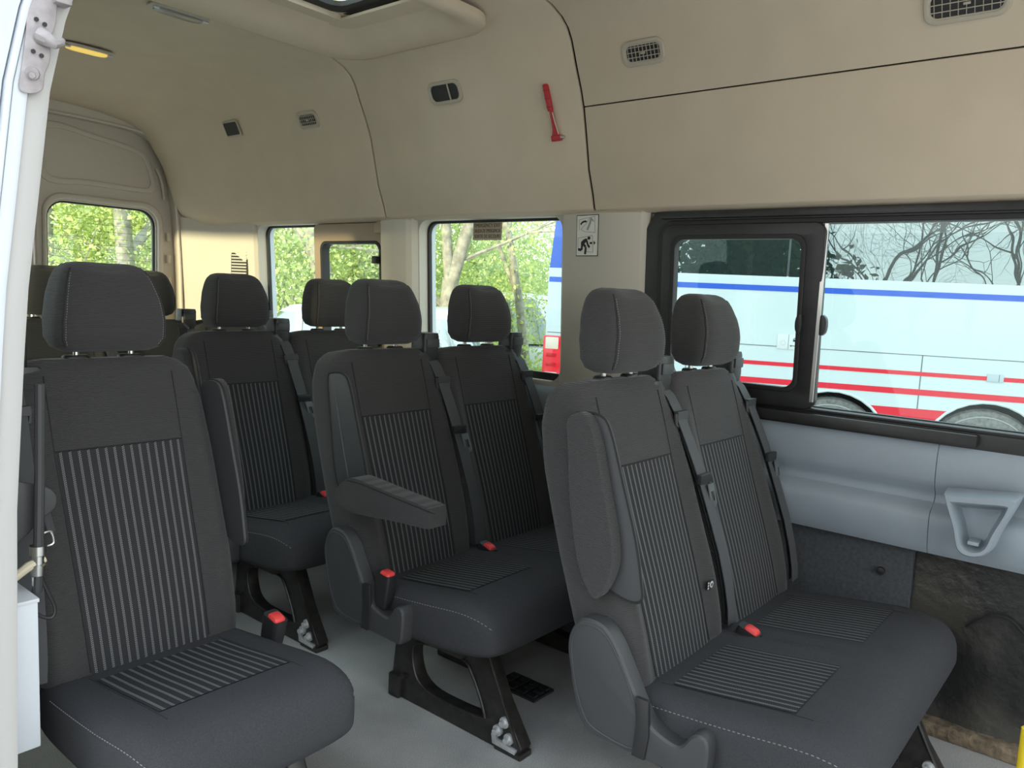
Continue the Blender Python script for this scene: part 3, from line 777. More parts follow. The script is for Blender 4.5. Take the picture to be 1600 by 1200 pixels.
def add_unit(P, s0, arm=None, aside=-1, belt=1, cover=False, bench=None, detail=True, buckle=None, side_st=-1):
    """one seating place of a bench, centred at s0 under the thing P"""
    loc = (s0, 0, 0)
    bk = obj('backrest', part('back', m_back), fabric, P, loc)
    obj('striped_insert', part('bstripe', m_bstripe), stripe_back, bk)
    for sg in (-1, 0, 1): obj('seam', part('bseam%d' % sg, lambda: m_bseams(sg)), seamdk, bk)
    for sg in (-1, 1): obj('piping', part('bpip%d' % sg, lambda: m_piping(sg)), seamdk, bk)
    hr = obj('headrest', part('head', m_head), fabric, P, (s0, -.004, .006))
    for sg in (-1, 1):
        obj('seam', part('hseam%d' % sg, lambda: m_hseam(sg)), seamdk, hr)
        obj('stitching', part('hst%d' % sg, lambda: m_hstitch(sg)), thread, hr)['kind'] = 'stuff'
    for sg in (-1, 1):
        obj('headrest_post', part('hpost%d' % sg, lambda: MB().tube([(sg * .062, .092, .97), (sg * .062, .092, 1.04)], .0065, 10).mesh()), chrome, hr)
        obj('post_collar', part('hcol%d' % sg, lambda: MB().loft([[(sg * .062 + a, .094 + b_, z) for a, b_ in superell(20, .058 * k, .034 * k, 3)] for z, k in ((.990, 1), (1.004, 1), (1.008, .85))]).mesh()), plast2, hr)
    if bench is None: cu = obj('seat_cushion', part('cush', m_cush), fabric2, P, loc)
    else: cu = bench
    cl0 = (0, 0, 0) if bench is None else loc
    obj('striped_insert', part('cstripe', m_cstripe), stripe_seat, cu, cl0)
    if detail:
        for k in (-1, 1): obj('seam', part('cseam%d' % k, lambda: m_cseam(k)), seamdk, cu, cl0)
        for sg in ((-1, 1) if bench is None else (side_st,)): obj('stitching', part('cst%d' % sg, lambda: m_cstitch(sg)), thread, cu, cl0)['kind'] = 'stuff'
    if arm is not None:
        sg = aside
        rc = obj('armrest_recess', part('rec%d' % sg, lambda: m_plate(REC, .2215, .2305, sg, .003)), plast, P, loc)
        obj('recess_rim', part('rim%d' % sg, lambda: MB().tube([(sg * .2305, a, b_) for a, b_ in catmull(shrink(REC, 1.0), 4)], .0028, 6, closed=True).mesh()), seamdk if arm == 'up' else plast, rc)
        if arm == 'down':
            obj('rib', part('rrib%d' % sg, lambda: MB().tube([(sg * .231, .02, .90), (sg * .231, -.03, .72), (sg * .231, -.07, .60)], .002, 5).mesh()), plast, rc)
        a = obj('armrest', part('arm%s%d' % (arm, sg), lambda: m_plate(ARM_UP if arm == 'up' else ARM_DN, (.226 if arm == 'up' else .229), (.262 if arm == 'up' else .290), sg, .010)), fabric, P, loc)
        pl = catmull(shrink(ARM_UP if arm == 'up' else ARM_DN, .93), 4)
        if arm == 'down':
            obj('seam', part('armseam%d' % sg, lambda: MB().tube([(sg * .2905, x, z) for x, z in [(-.12, .662), (-.18, .664), (-.33, .652), (-.47, .642)]], .0016, 5).mesh()), seamdk, a)
    if cover:
        cv = obj('side_cover', part('cover', lambda: m_plate(COVER, .222, .268, -1, .012)), plast, P, loc)
        cin = catmull([(-.035, .488), (-.012, .462), (-.006, .42), (-.02, .35), (-.045, .29), (-.08, .262), (-.18, .258), (-.19, .31), (-.155, .39), (-.115, .455), (-.08, .487)], 4)
        obj('cover_ridge', part('ridge', lambda: MB().tube([(-.268, a, b_) for a, b_ in cin], .0022, 6, closed=True).mesh()), plast, cv)
        obj('cover_strap', part('strap', lambda: prism([(-.176, .375), (-.206, .375), (-.212, .30), (-.205, .245), (-.175, .245), (-.18, .31)], .262, .273, side(-1, 0), .002)), plast2, cv)
    if belt:
        sg = belt
        gd = MB()
        gl = [(.022, .02), (.022, .075), (-.02, .085), (-.045, .06), (-.045, .0), (-.02, -.02)]
        def m_guide():
            mb = MB()
            mb.loft([[(sg * .205 + a, .098 + b_, z) for a, b_ in superell(24, .074 * k, .075 * k, 5)] for z, k in ((.955, .9), (.985, 1), (1.045, 1.0), (1.056, .93))])
            return mb.mesh(True, 40, 0)
        g = obj('belt_guide', part('guide%d' % sg, m_guide), plast2, P, loc)
        obj('guide_slot', part('slot%d' % sg, lambda: MB().box((sg * .205, .061, 1.022), (.058, .008, .030)).mesh(True, 35, .003)), plast, g)
        obj('guide_base', part('gbase%d' % sg, lambda: MB().loft([[(sg * .165 + a, .10 + b_, z) for a, b_ in superell(20, w, .08, 3)] for z, w in ((.955, .16), (.975, .13), (.992, .05))]).mesh()), plast2, g)
        def ribbon(P3, w, th=.0010):
            mb = MB(); secs = []
            for i, p in enumerate(P3):
                p = Vector(p); a = Vector(P3[max(i - 1, 0)]); c = Vector(P3[min(i + 1, len(P3) - 1)])
                d = (c - a).normalized(); wd = Vector((1, 0, 0)) - d * d.x; wd.normalize(); nn = d.cross(wd).normalized()
                ww = w if not hasattr(w, '__len__') else w[i]
                secs.append([p + wd * ww / 2 + nn * th, p - wd * ww / 2 + nn * th, p - wd * ww / 2 - nn * th, p + wd * ww / 2 - nn * th])
            mb.loft(secs); return mb.mesh(True, 40)
        def bpath(): 
            zs = [1.005, .985, .95, .90, .84, .78, .72, .64, .56, .48, .42, .375]
            ss = [.205, .207, .210, .213, .217, .221, .225, .231, .236, .240, .243, .246]
            return [(sg * s, back_front(min(s, .205), z) - .012 - .010 * math.sin(PI * (1.0 - z) / .65), z) for s, z in zip(ss, zs)]
        be = obj('seat_belt', part('belt%d' % sg, lambda: ribbon(bpath(), .047)), webb, P, loc)
        obj('belt_return', part('beltb%d' % sg, lambda: ribbon([(x + sg * .012, u + .016, z) for x, u, z in bpath()[3:]], .044)), webb, be)
        def at(z, du=0):
            pp = bpath(); x = interp(-z, [-q[2] for q in pp], [q[0] for q in pp]); u = interp(-z, [-q[2] for q in pp], [q[1] for q in pp]); return Vector((x, u + du, z))
        def m_clip():
            mb = MB(); c = at(.905)
            mb.box((c.x, c.y - .004, c.z), (.056, .012, .020)); mb.tube([(c.x - .03, c.y - .004, c.z + .005), (c.x - .027, c.y - .006, c.z - .025), (c.x, c.y - .010, c.z - .040), (c.x + .027, c.y - .006, c.z - .025), (c.x + .03, c.y - .004, c.z + .005)], .0045, 8)
            return mb.mesh(True, 40, 0)
        obj('belt_clip', part('bclip%d' % sg, m_clip), plast, be)
        def m_tb():
            c = at(.745); mb = MB(); mb.box((c.x, c.y - .005, c.z), (.062, .014, .026)); return mb.mesh(True, 35, .004)
        tg = obj('tongue_grip', part('tgrip%d' % sg, m_tb), plast2, be)
        def m_tongue():
            c = at(.745); mb = MB()
            q = [(-.012, -.012), (-.013, -.06), (-.009, -.068), (.009, -.068), (.013, -.06), (.012, -.012)]
            hole = [(-.006, -.030), (-.006, -.054), (.006, -.054), (.006, -.030)]
            return plate_holes(q, [hole], -.0012, .0012, lambda a, b_, t: (c.x + sg * .010 + a * 1.35 - b_ * .35 * sg, c.y - .016 + t + b_ * .12, c.z + b_ * 1.15))
        obj('belt_tongue', part('tongue%d' % sg, m_tongue), chrome, be)
    if buckle:
        for (bs, bu, bz, tilt) in buckle:
            B_ = obj('buckle', part('buck', lambda: MB().loft([[(a, b_, z) for a, b_ in superell(24, .040 * k, .058 * k, 5)] for z, k in ((-.085, .7), (-.06, .9), (0, 1.0), (.012, .97))]).mesh(True, 50)), plast2, P, (s0 + bs, bu, bz))
            B_.rotation_euler = (tilt, 0, 0)
            obj('release_button', part('bred', lambda: MB().loft([[(a - .002, b_ - .006, z) for a, b_ in superell(24, .030 * k, .036 * k, 5)] for z, k in ((.006, 1), (.016, 1.0), (.020, .8))]).mesh(True, 50)), red, B_)

LEG_OUT = [(-.170, 0), (-.168, .02), (-.185, .12), (-.192, .26), (-.50, .265), (-.545, .255), (-.60, .13), (-.665, .025), (-.655, 0), (-.60, 0)]
LEG_OUT = [(-.160, .0), (-.168, .05), (-.19, .27), (-.53, .265), (-.60, .13), (-.668, .03), (-.655, .0)]
LEG_HOLE = [(-.255, .165), (-.285, .195), (-.44, .205), (-.485, .175), (-.535, .085), (-.52, .062), (-.36, .055), (-.29, .072), (-.262, .11)]
def add_leg(P, s, first=True):
    lg = obj('leg_frame', part('leg', lambda: plate_holes(LEG_OUT, [catmull(LEG_HOLE, 4)], -.022, .022, lambda a, b_, t: (t, a, b_), .004)), blackm, P, (s, 0, 0))
    obj('hole_rim', part('legrim', lambda: MB().tube([(-.023, a, b_) for a, b_ in catmull(LEG_HOLE, 4)], .004, 6, closed=True).mesh()), blackm, lg)
    obj('edge_flange', part('legfl', lambda: MB().tube([(-.024, -.545, .25), (-.024, -.60, .14), (-.024, -.655, .035)], .005, 6).mesh()), blackm, lg)
    for (u, z) in ((-.612, .085), (-.590, .055), (-.628, .045)):
        obj('bolt_head', part('bh', lambda: MB().tube([(-.022, 0, 0), (-.030, 0, 0), (-.030, 0, 0), (-.042, 0, 0)], [.015, .015, .009, .008], 14).mesh()), bolt, lg, (0, u, z))
    obj('clamp_plate', part('bpl', lambda: prism([(-.575, .014), (-.570, .040), (-.582, .046), (-.590, .030), (-.655, .024), (-.652, .012)], .021, .030, side(-1, 0), .001)), bolt, lg)
    obj('rear_foot', part('rft', lambda: MB().box((-.026, -.19, .035), (.02, .045, .07)).mesh(True, 35, .006)), blackm, lg)
    obj('foot_bolt', part('fbt', lambda: MB().tube([(-.022, -.225, .075), (-.032, -.225, .075)], .009, 10).mesh()), blackm, lg)
    obj('front_foot', part('fft', lambda: MB().box((-.004, -.625, .008), (.05, .09, .016)).mesh(True, 35, .004)), blackm, lg)
def double_seat(y, lab, arm, buckles, **k):
    P = empty('double_seat', (1.8915, y, 0)); tag(P, lab, 'seat', 'double passenger seats along the far wall')
    bc = obj('seat_cushion', part('bench', m_bench), fabric2, P)
    add_unit(P, -.2265, arm=arm, cover=True, belt=1, buckle=buckles[0], bench=bc); add_unit(P, .2265, belt=1, buckle=buckles[1], bench=bc, side_st=1)
    add_leg(P, -.3465); add_leg(P, .24)
    MB().box((0, -.34, .245), (.84, .30, .03)).build('seat_base', blackm, P, bevel=.004)
    MB().box((-.20, -.36, .235), (.40, .02, .04)).build('cross_bar', blackm, P, bevel=.004)
    return P
double_seat(.945, 'nearest double seat with folded-up armrest, beside the cup holder', 'up', ([(.215, -.215, .375, .35)], None))
ds2 = double_seat(1.83, 'middle double seat with its armrest folded down', 'down', ([(-.245, -.245, .405, .12), (.215, -.215, .375, .35)], None))
double_seat(2.69, 'rearmost double seat in front of the back bench', 'up', ([(.215, -.215, .375, .35)], None))
# small round care label on the nearest double seat
cl = MB().box((-.2265 + .165, back_front(.165, .49) - .005, .49), (.034, .002, .022)).build('care_label', plast2, ds2.children[0] if False else bpy.data.objects['double_seat'])
MB().tube([(-.2265 + .170, back_front(.165, .49) - .006, .49), (-.2265 + .170, back_front(.165, .49) - .0072, .49)], .0085, 16).build('label_print', whitep, cl)
MB().tube([(-.2265 + .170, back_front(.165, .49) - .0072, .49), (-.2265 + .170, back_front(.165, .49) - .0078, .49)], .0045, 12).build('label_print', plast2, cl)
for i in range(3):
    MB().box((-.2265 + .153, back_front(.165, .49) - .0062, .497 - .007 * i), (.006, .0008, .004)).build('label_print', whitep, cl)
# single seat beside the door post
P = empty('single_seat', (.81, 1.82, 0)); tag(P, 'single seat beside the pale door post', 'seat')
add_unit(P, 0, arm='up', aside=1, belt=-1, buckle=[(.236, -.265, .40, .25)])
add_leg(P, .10); add_leg(P, -.14)
MB().box((0, -.34, .245), (.40, .30, .03)).build('seat_base', blackm, P, bevel=.004)
# back bench
P = empty('rear_bench', (1.69, 3.48, 0)); tag(P, 'back bench row, headrests showing in front of the rear door', 'seat')
for s in (-.395, .0, .42): add_unit(P, s, belt=1, detail=False)
MB().box((0, -.34, .12), (1.30, .34, .24)).build('seat_base', blackm, P, bevel=.01)

# ================================================================== FITTINGS ON THE LINING
ventm = mat('vent_plastic', (0.46, 0.41, 0.33), .55)
def vent(y, z, lab, w=.15, h=.078, kind='grille', group=None):
    v = empty('air_vent' if kind == 'grille' else 'vent_socket'); v.matrix_world = hframe(y, z)
    tag(v, lab, 'vent', group)
    to = lambda a, b_, t: (a, b_, t)
    obj('vent_bezel', plate_holes(rrect(-w / 2, w / 2, -h / 2, h / 2, h * .36), [rrect(-w / 2 + .013, w / 2 - .013, -h / 2 + .013, h / 2 - .013, h * .26)], -.004, .008, to, .003), ventm, v)
    obj('vent_throat', prism(rrect(-w / 2 + .008, w / 2 - .008, -h / 2 + .008, h / 2 - .008, h * .26), -.012, .0012, to), gasket, v)
    iw, ih = w - .03, h - .03
    if kind == 'grille':
        obj('inner_rim', plate_holes(rrect(-iw / 2 - .003, iw / 2 + .003, -ih / 2 - .003, ih / 2 + .003, h * .22), [rrect(-iw / 2 + .001, iw / 2 - .001, -ih / 2 + .001, ih / 2 - .001, h * .2)], 0, .006, to, .001), ventm, v)
        for i in (-1, 0, 1, 2):
            if i == 2: continue
            MB().box((0, i * ih / 3.2 + ih / 6.4 - .004, .005), (iw, .0022, .004)).build('slat', ventm, v)
        n = 9
        for i in range(n): MB().box((-iw / 2 + iw * (i + .5) / n, 0, .003), (.0014, ih, .003)).build('vane', ventm, v)
        MB().box((.002, -.001, .009), (.016, .006, .006)).build('vent_tab', ventm, v, bevel=.0015)
    else:
        MB().box((w * .13, 0, .004), (.005, ih * 1.1, .004)).build('pivot_bar', ventm, v)
    return v
vent(3.09, 1.94, 'louvred air vent above the rear side window', w=.15)
vent(1.345, 1.968, 'louvred air vent on the front lining, nearest the red hammer')
vent(.455, 1.952, 'louvred air vent cut off by the top edge of the picture', w=.19, h=.085)
vent(2.215, 1.953, 'empty vent socket with dark opening above the middle window', w=.17, h=.085, kind='socket')
spk = empty('lining_grille'); spk.matrix_world = hframe(3.70, 1.955); spk.location.x -= .006
tag(spk, 'small dark rectangular grille on the rearmost lining', 'grille')
obj('grille_frame', prism(rrect(-.066, .066, -.04, .04, .012), 0, .006, lambda a, b_, t: (a, b_, t), .002), ventm, spk)
obj('grille_mesh', prism(rrect(-.056, .056, -.031, .031, .008), .006, .008, lambda a, b_, t: (a, b_, t)), plast2, spk)

# emergency hammer
hm = empty('emergency_hammer'); hm.matrix_world = hframe(1.728, 1.84); tag(hm, 'red emergency hammer hanging on the lining', 'hammer')
hx_ = lambda a, b_, t: (a, b_, t)
MB().loft([[(-.012 + .010 * (b_ < .0) * 0 + a + (.095 - b_) * .075, b_, .012 + c) for a, c in superell(16, w, .016, 3.5)] for b_, w in ((.095, .012), (.09, .020), (.05, .021), (.01, .020), (.004, .014))]).build('handle', redh, hm)
for i in range(3): MB().box((-.008 + .0022 * i, .075 - .028 * i, .0195), (.021, .003, .003)).build('grip_groove', mat('hammer_dark', S((150, 22, 30)), .5), hm)
MB().loft([[(-.004 + a + (.095 - b_) * .075 - .005, b_, .012 + c) for a, c in superell(16, w, .012, 4)] for b_, w in ((.004, .012), (-.03, .013), (-.06, .017), (-.075, .028), (-.082, .034))]).build('shaft', redh, hm)
MB().box((.006, -.088, .012), (.040, .020, .018)).build('hammer_head', redh, hm, bevel=.003)
MB().tube([(.026, -.086, .012), (.036, -.086, .012), (.042, -.086, .012)], [.008, .006, .001], 10).build('steel_tip', chrome, hm)
MB().tube([(.006, .0, .018), (.012, -.04, .018), (.018, -.075, .016)], .0022, 5).build('bracket_clip', pill, hm)

# ceiling lamps
def dome(x, y, L_, w, lab, lit):
    d = empty('dome_lamp', (x, y, 2.146 - (.006 if y > 3.2 else .004))); tag(d, lab, 'lamp', 'ceiling lamps')
    MB().loft([[(a, b_, z) for a, b_ in superell(40, L_ * k, w * k, 4)] for z, k in ((.0, 1), (-.006, 1), (-.010, .9))]).build('lamp_frame', pill, d)
    o = MB().loft([[(a, b_, z) for a, b_ in superell(40, L_ * .84 * k, w * .66 * k, 4)] for z, k in ((-.006, 1), (-.014, .97), (-.017, .8))])
    if lit:
        M = bpy.data.materials.new('lamp_lens_lit'); M.use_nodes = True; bb = M.node_tree.nodes['Principled BSDF']
        bb.inputs['Base Color'].default_value = (.9, .7, .3, 1); bb.inputs['Emission Color'].default_value = (1, .66, .10, 1); bb.inputs['Emission Strength'].default_value = .25
    else: M = mat('lamp_lens', (.33, .32, .29), .25)
    o.build('lamp_lens', M, d)
    for sg in (-1, 1): MB().box((sg * L_ * .42, -w * .25, -.014), (.02, .012, .006)).build('lamp_switch', whitep, d, bevel=.002)
    return d
dome(1.47, 2.83, .215, .085, 'oblong ceiling lamp near the roof hatch, unlit', False)
dome(1.48, 3.62, .20, .085, 'oblong ceiling lamp near the rear doors, glowing yellow', True)

# stickers
st = empty('pictogram_sticker', (0, 0, 0)); tag(st, 'white emergency exit pictogram sticker on the beige pillar', 'sticker')
PY0, PY1, PZ0, PZ1 = 1.672, 1.574, 1.350, 1.490
def pq(px, py):
    """sticker artwork: 0..1 across and down"""
    y = PY0 + (PY1 - PY0) * px; z = PZ1 + (PZ0 - PZ1) * py; return y, z
def px_at(y, z):
    # surface of the pillar at that place
    a = (y - 1.392) / .37; prof = [(0, 0), (.06, .55), (.15, .85), (.37, 1.0), (.45, 1.0), (.53, .93), (.85, .62), (.95, .42), (1, 0)]
    k = interp(z, [.80, 1.156, 1.497, 1.512], [1, .95, .90, .35]); return lean(z) + .004 - .055 * k * interp(a, [p[0] for p in prof], [p[1] for p in prof])
def art(polys, name, m, lift):
    for poly in polys:
        mb = MB(); pts = [pq(*p) for p in poly]
        mb.loft([[(px_at(y, z) - lift + .0006, y, z) for y, z in pts], [(px_at(y, z) - lift, y, z) for y, z in pts]])
        mb.build(name, m, st, smooth=False)
paper = mat('sticker_paper', (0.80, 0.77, 0.70), .6); ink = mat('sticker_ink', (0.012, 0.012, 0.012), .6); inkg = mat('sticker_grey', (.35, .34, .31), .6)
def strokes(pts, w, asp=.70):
    out = []
    for (a, b_), (c, d) in zip(pts[:-1], pts[1:]):
        dx, dy = (c - a), (d - b_) / asp; l = math.hypot(dx, dy) or 1; nx, ny = -dy / l * w / 2, dx / l * w / 2 * asp
        out.append([(a + nx, b_ + ny), (c + nx, d + ny), (c - nx, d - ny), (a - nx, b_ - ny)])
    return out
art([[(-.03, -.02), (1.03, -.02), (1.03, 1.02), (-.03, 1.02)]], 'sticker_border', ink, .0012)
art([[(0, 0), (1, 0), (1, 1), (0, 1)]], 'sticker_sheet', paper, .0020)
art(strokes([(.12, .36), (.10, .10), (.85, .03), (.88, .43), (.36, .40)], .018) + strokes([(.36, .40), (.20, .34), (.45, .20), (.62, .06)], .018) + strokes([(.07, .85), (.06, .56), (.76, .50), (.80, .92), (.42, .90)], .018), 'pictogram_outline', inkg, .0026)
art(strokes([(.50, .36), (.62, .20), (.68, .08)], .09) + strokes([(.66, .06), (.80, .15)], .05), 'pictogram_pane', inkg, .0026)
art(strokes([(.18, .22), (.24, .175), (.32, .15), (.40, .145)], .065) + [[(.40, .115), (.50, .15), (.40, .178)]], 'pictogram_arrow', ink, .0032)
art([[(.60 + .075 * math.cos(t), .565 + .042 * math.sin(t)) for t in np.linspace(0, 2 * PI, 14)[:-1]]], 'pictogram_figure', ink, .0032)
art([[(.46, .57), (.54, .60), (.40, .70), (.27, .72), (.22, .66), (.34, .60)]] + strokes([(.50, .63), (.55, .73), (.64, .80)], .085) + strokes([(.27, .68), (.27, .80), (.25, .86), (.09, .845)], .095) + strokes([(.31, .70), (.46, .79), (.43, .97)], .095), 'pictogram_figure', ink, .0034)
art([[(.64, .665), (.76, .665), (.76, .715), (.64, .715)], [(.83, .635), (.92, .69), (.83, .735)]], 'pictogram_arrow', ink, .0032)
# printed window sticker
ws = empty('window_sticker', (lean(1.46) + .058, 2.185, 1.452)); tag(ws, 'brown printed emergency exit sticker on the middle window', 'sticker')
brown = mat('sticker_brown', (0.48, 0.39, 0.29), .7); inkb = mat('sticker_dark', (0.07, 0.05, 0.02), .7)
MB().box((0, 0, 0), (.001, .158, .074)).build('sticker_sheet', brown, ws)
for i, tx in enumerate(('EMERGENCY EXIT', 'SALIDA DE EMERGENCIA', 'SORTIE DE SECOURS')):
    cu = bpy.data.curves.new('t', 'FONT'); cu.body = tx; cu.align_x = 'CENTER'; cu.align_y = 'CENTER'; cu.size = .021; cu.extrude = .0003
    to_ = bpy.data.objects.new('t', cu); COL.objects.link(to_)
    me = bpy.data.meshes.new_from_object(to_.evaluated_get(bpy.context.evaluated_depsgraph_get())); bpy.data.objects.remove(to_)
    w_ = max(v.co.x for v in me.vertices) - min(v.co.x for v in me.vertices); k = min(.142 / w_, 1.0)
    for v in me.vertices: v.co = (-.0012 - v.co.z, -v.co.x * k, v.co.y + .022 - .022 * i)
    me.materials.clear(); obj('printed_line', me, inkb, ws)

# ---- hardware between the door post and the single seat
bx_ = empty('control_box', (.53, 1.62, .45)); tag(bx_, 'white metal box low beside the door post', 'box')
def loc_(p, y, o): q = ony(p, y); return (q[0] - o[0], q[1] - o[1], q[2] - o[2])
MB().box((-.045, 0, .0), (.10, .14, .285)).build('box_case', whitep, bx_, bevel=.003)
MB().box((-.045, 0, .145), (.104, .144, .008)).build('box_lid', whitep, bx_, bevel=.002)
MB().box((-.045, .02, -.30), (.03, .04, .31)).build('box_stand', blackm, bx_)
va = empty('hydraulic_valve', (.55, 1.62, .72)); tag(va, 'brass coloured valve with cream taped cable beside the post', 'valve')
vp = lambda p, y=1.60: loc_(p, y, (.55, 1.62, .72))
MB().tube([vp((60, 898)), vp((60, 882)), vp((60, 880)), vp((60, 868)), vp((60, 866)), vp((60, 852))], [.012, .014, .011, .011, .015, .015], 14).build('valve_body', chrome, va)
MB().tube([vp((20, 905)), vp((45, 885)), vp((70, 872))], [.008, .009, .008], 10).build('taped_cable', cream, va)
MB().tube(catmull([vp((66, 834)), vp((80, 831)), vp((84, 848)), vp((70, 854)), vp((66, 850))], 4, False), .0025, 6).build('wire_clip', chrome, va)
MB().tube(catmull([vp((65, 905)), vp((75, 925)), vp((86, 950)), vp((80, 965)), vp((62, 962)), vp((48, 950)), vp((35, 945))], 5, False), .0035, 8).build('cable_loop', plast2, va)
MB().box(vp((57, 910)), (.014, .006, .024)).build('cable_tag', whitep, va)
MB().tube([vp((62, 600)), vp((62, 740)), vp((60, 880)), vp((58, 925))], .009, 10).build('upright_tube', plast, va)
hd_ = empty('lift_handle', (.57, 1.66, .80)); tag(hd_, 'dark plastic handle bracket jutting beside the door post', 'handle')
vp2 = lambda p, t=0: loc_(p, 1.62 + t, (.57, 1.66, .80))
obj('handle_body', prism(catmull([(10, 760), (45, 755), (75, 762), (88, 775), (85, 795), (60, 815), (40, 838), (10, 850)], 4), 0, .05, lambda a, b_, t: vp2((a, b_), t), .006), plast, hd_)
MB().tube([vp2((70, 800), .03), vp2((78, 830), .03)], .012, 10).build('handle_stem', plast, hd_)
# yellow step rail end
yr = empty('yellow_rail', (1.93, .14, 0)); tag(yr, 'yellow rail end at the lower right corner', 'rail')
q = onx((1606, 1175), 1.80)
MB().tube([(q[0] - 1.93, q[1] - .14, 0), (q[0] - 1.93, q[1] - .14, q[2] + .045), (q[0] - 1.93 + .03, q[1] - .14 - .05, q[2] + .075)], .016, 12).build('rail_tube', yel, yr)
# rubber floor pieces
fg = empty('floor_mat_piece', (1.80, 1.30, 0)); tag(fg, 'black gridded rubber piece on the floor behind the seat leg', 'floor mat')
qa = CAMP + ray((818, 1075)) * (-CAMH / ray((818, 1075))[2])
fg.location = (qa[0], qa[1], 0)
MB().box((0, 0, .004), (.10, .16, .008)).build('mat_base', plast2, fg, bevel=.002)
for i in range(3):
    for j in range(4): MB().box((-.03 + .03 * i, -.057 + .038 * j, .010), (.022, .028, .006)).build('stud', plast2, fg, bevel=.002)
hbx = empty('heater_duct', (2.02, 1.66, 0)); tag(hbx, 'low black duct on the floor under the middle double seat', 'duct')
MB().box((.05, 0, .035), (.56, .16, .07)).build('duct_body', blackm, hbx, bevel=.01)
MB().box((.05, 0, .074), (.50, .10, .010)).build('duct_lid', blackm, hbx, bevel=.004)

# ================================================================== OUTSIDE
GZ = -0.65
gm = mat('ground_gravel', (0.54, 0.51, 0.46), .95, noise=(1.5, .25), bump=(20, .4))
gnd = obj('ground', MB().box((10, 10, GZ - .05), (140, 140, .1)).mesh(), gm); tag(gnd, 'grassy yard ground outside the minibus', kind='structure')

# ---- coach parked alongside
CP = np.array([8.31, 1.20]); cd = np.array([-0.3663, 0.9305]); ang_c = math.atan2(cd[1], cd[0])
coach = empty('coach', (CP[0], CP[1], GZ), ang_c); tag(coach, 'white coach with blue and red stripes parked outside the side windows', 'bus')
# local: x along the coach towards its rear, y = towards our van (+), z up from the ground
Lz = lambda z: z - GZ
tc_ = lambda a, b_, t: (a, t, Lz(b_))
def arch(c, r, zb, n=16): return [(c + r * math.cos(t), -.10 + r * math.sin(t)) for t in np.linspace(0, PI, n)]
lower = [(4.20, -.35), (4.22, .5), (4.24, 1.49), (-8.5, 1.49), (-8.5, -.35)]
for c in (-6.4, -.03, 1.20): pass
base = [(-8.5, -.30)]
for c, r in ((-6.4, .53), (-.03, .52), (1.30, .52)):
    base += [(c - r, -.30)] + [(x, z) for x, z in arch(c, r, 0)[::-1]] + [(c + r, -.30)]
poly = base + [(4.18, -.30), (4.22, .5), (4.22, 1.50), (-8.5, 1.50)]
obj('side_panel', plate_holes(poly, [], -.06, 0, tc_), busw, coach)
MB().box((-2.1, -1.28, Lz(1.58)), (12.4, 2.40, 2.16)).build('body_shell', busw, coach, bevel=.08, seg=4)
MB().box((-2.1, -1.50, Lz(.12)), (12.3, 1.9, .80)).build('floor_pan', gasket, coach)
def tilt(z): return -.035 - (z - 1.5) * .075
for a0, a1 in ((-8.4, -4.9), (-4.88, -1.72), (-1.70, 1.80), (1.82, 4.02)):
    MB().loft([[(a0, tilt(1.495) + .035, Lz(1.495)), (a1, tilt(1.495) + .035, Lz(1.495)), (a1, tilt(1.495), Lz(1.495)), (a0, tilt(1.495), Lz(1.495))],
               [(a0, tilt(2.45) + .035, Lz(2.45)), (a1, tilt(2.45) + .035, Lz(2.45)), (a1, tilt(2.45), Lz(2.45)), (a0, tilt(2.45), Lz(2.45))]]).build('window_pane', coachglass, coach)
def cstripe(a0, a1, z0, z1, m, name='stripe', t=.004): MB().box(((a0 + a1) / 2, t / 2, Lz((z0 + z1) / 2)), (a1 - a0, t, z1 - z0)).build(name, m, coach)
cstripe(-8.5, 3.98, 1.352, 1.405, busb); cstripe(4.02, 4.21, 1.352, 1.405, busb)
cstripe(-8.5, 4.2, .622, .660, busr); cstripe(-8.5, 4.2, .440, .495, busr)
for a0, a1 in ((.36, .93), (-5.7, -.62), (1.9, 3.7)):
    obj('stripe', prism([(a0 - .08, .31), (a1 + .03, .31), (a1 - .06, .215), (a0 + .02, .215)], 0, .004, tc_), busr, coach)
cstripe(-8.5, 4.2, .812, .818, busg, 'panel_gap', .003)
for a in (.557, -2.2, 2.72, 4.0): cstripe(a - .004, a + .004, -.25, .815 if a < 3 else 1.49, busg, 'panel_gap', .003)
cstripe(-1.703, -1.697, 1.5, 1.51, busg, 'panel_gap')
# blue rear corner above the waistline
MB().loft([[(4.03, .0, Lz(1.49)), (4.22, -.01, Lz(1.49)), (4.22, -.2, Lz(1.49)), (4.03, -.2, Lz(1.49))],
           [(4.03, tilt(2.5) + .01, Lz(2.5)), (4.16, tilt(2.5), Lz(2.5)), (4.16, -.3, Lz(2.5)), (4.03, -.3, Lz(2.5))]]).build('rear_corner', busb, coach, bevel=.01)
# tail lamp cluster wrapping the corner
tl = MB().box((4.13, -.03, Lz(.55)), (.22, .10, .46)).build('tail_lamp', lamp_r, coach, bevel=.02)
MB().box((4.14, .012, Lz(.70)), (.15, .02, .13)).build('indicator_lens', lamp_w, tl, bevel=.01)
MB().box((4.14, .012, Lz(.355)), (.15, .02, .07)).build('reverse_lens', lamp_w, tl, bevel=.01)
for z in (.57, .47): MB().box((4.14, .012, Lz(z)), (.12, .02, .05)).build('brake_lens', mat('lamp_deep', S((190, 5, 22)), .2), tl, bevel=.01)
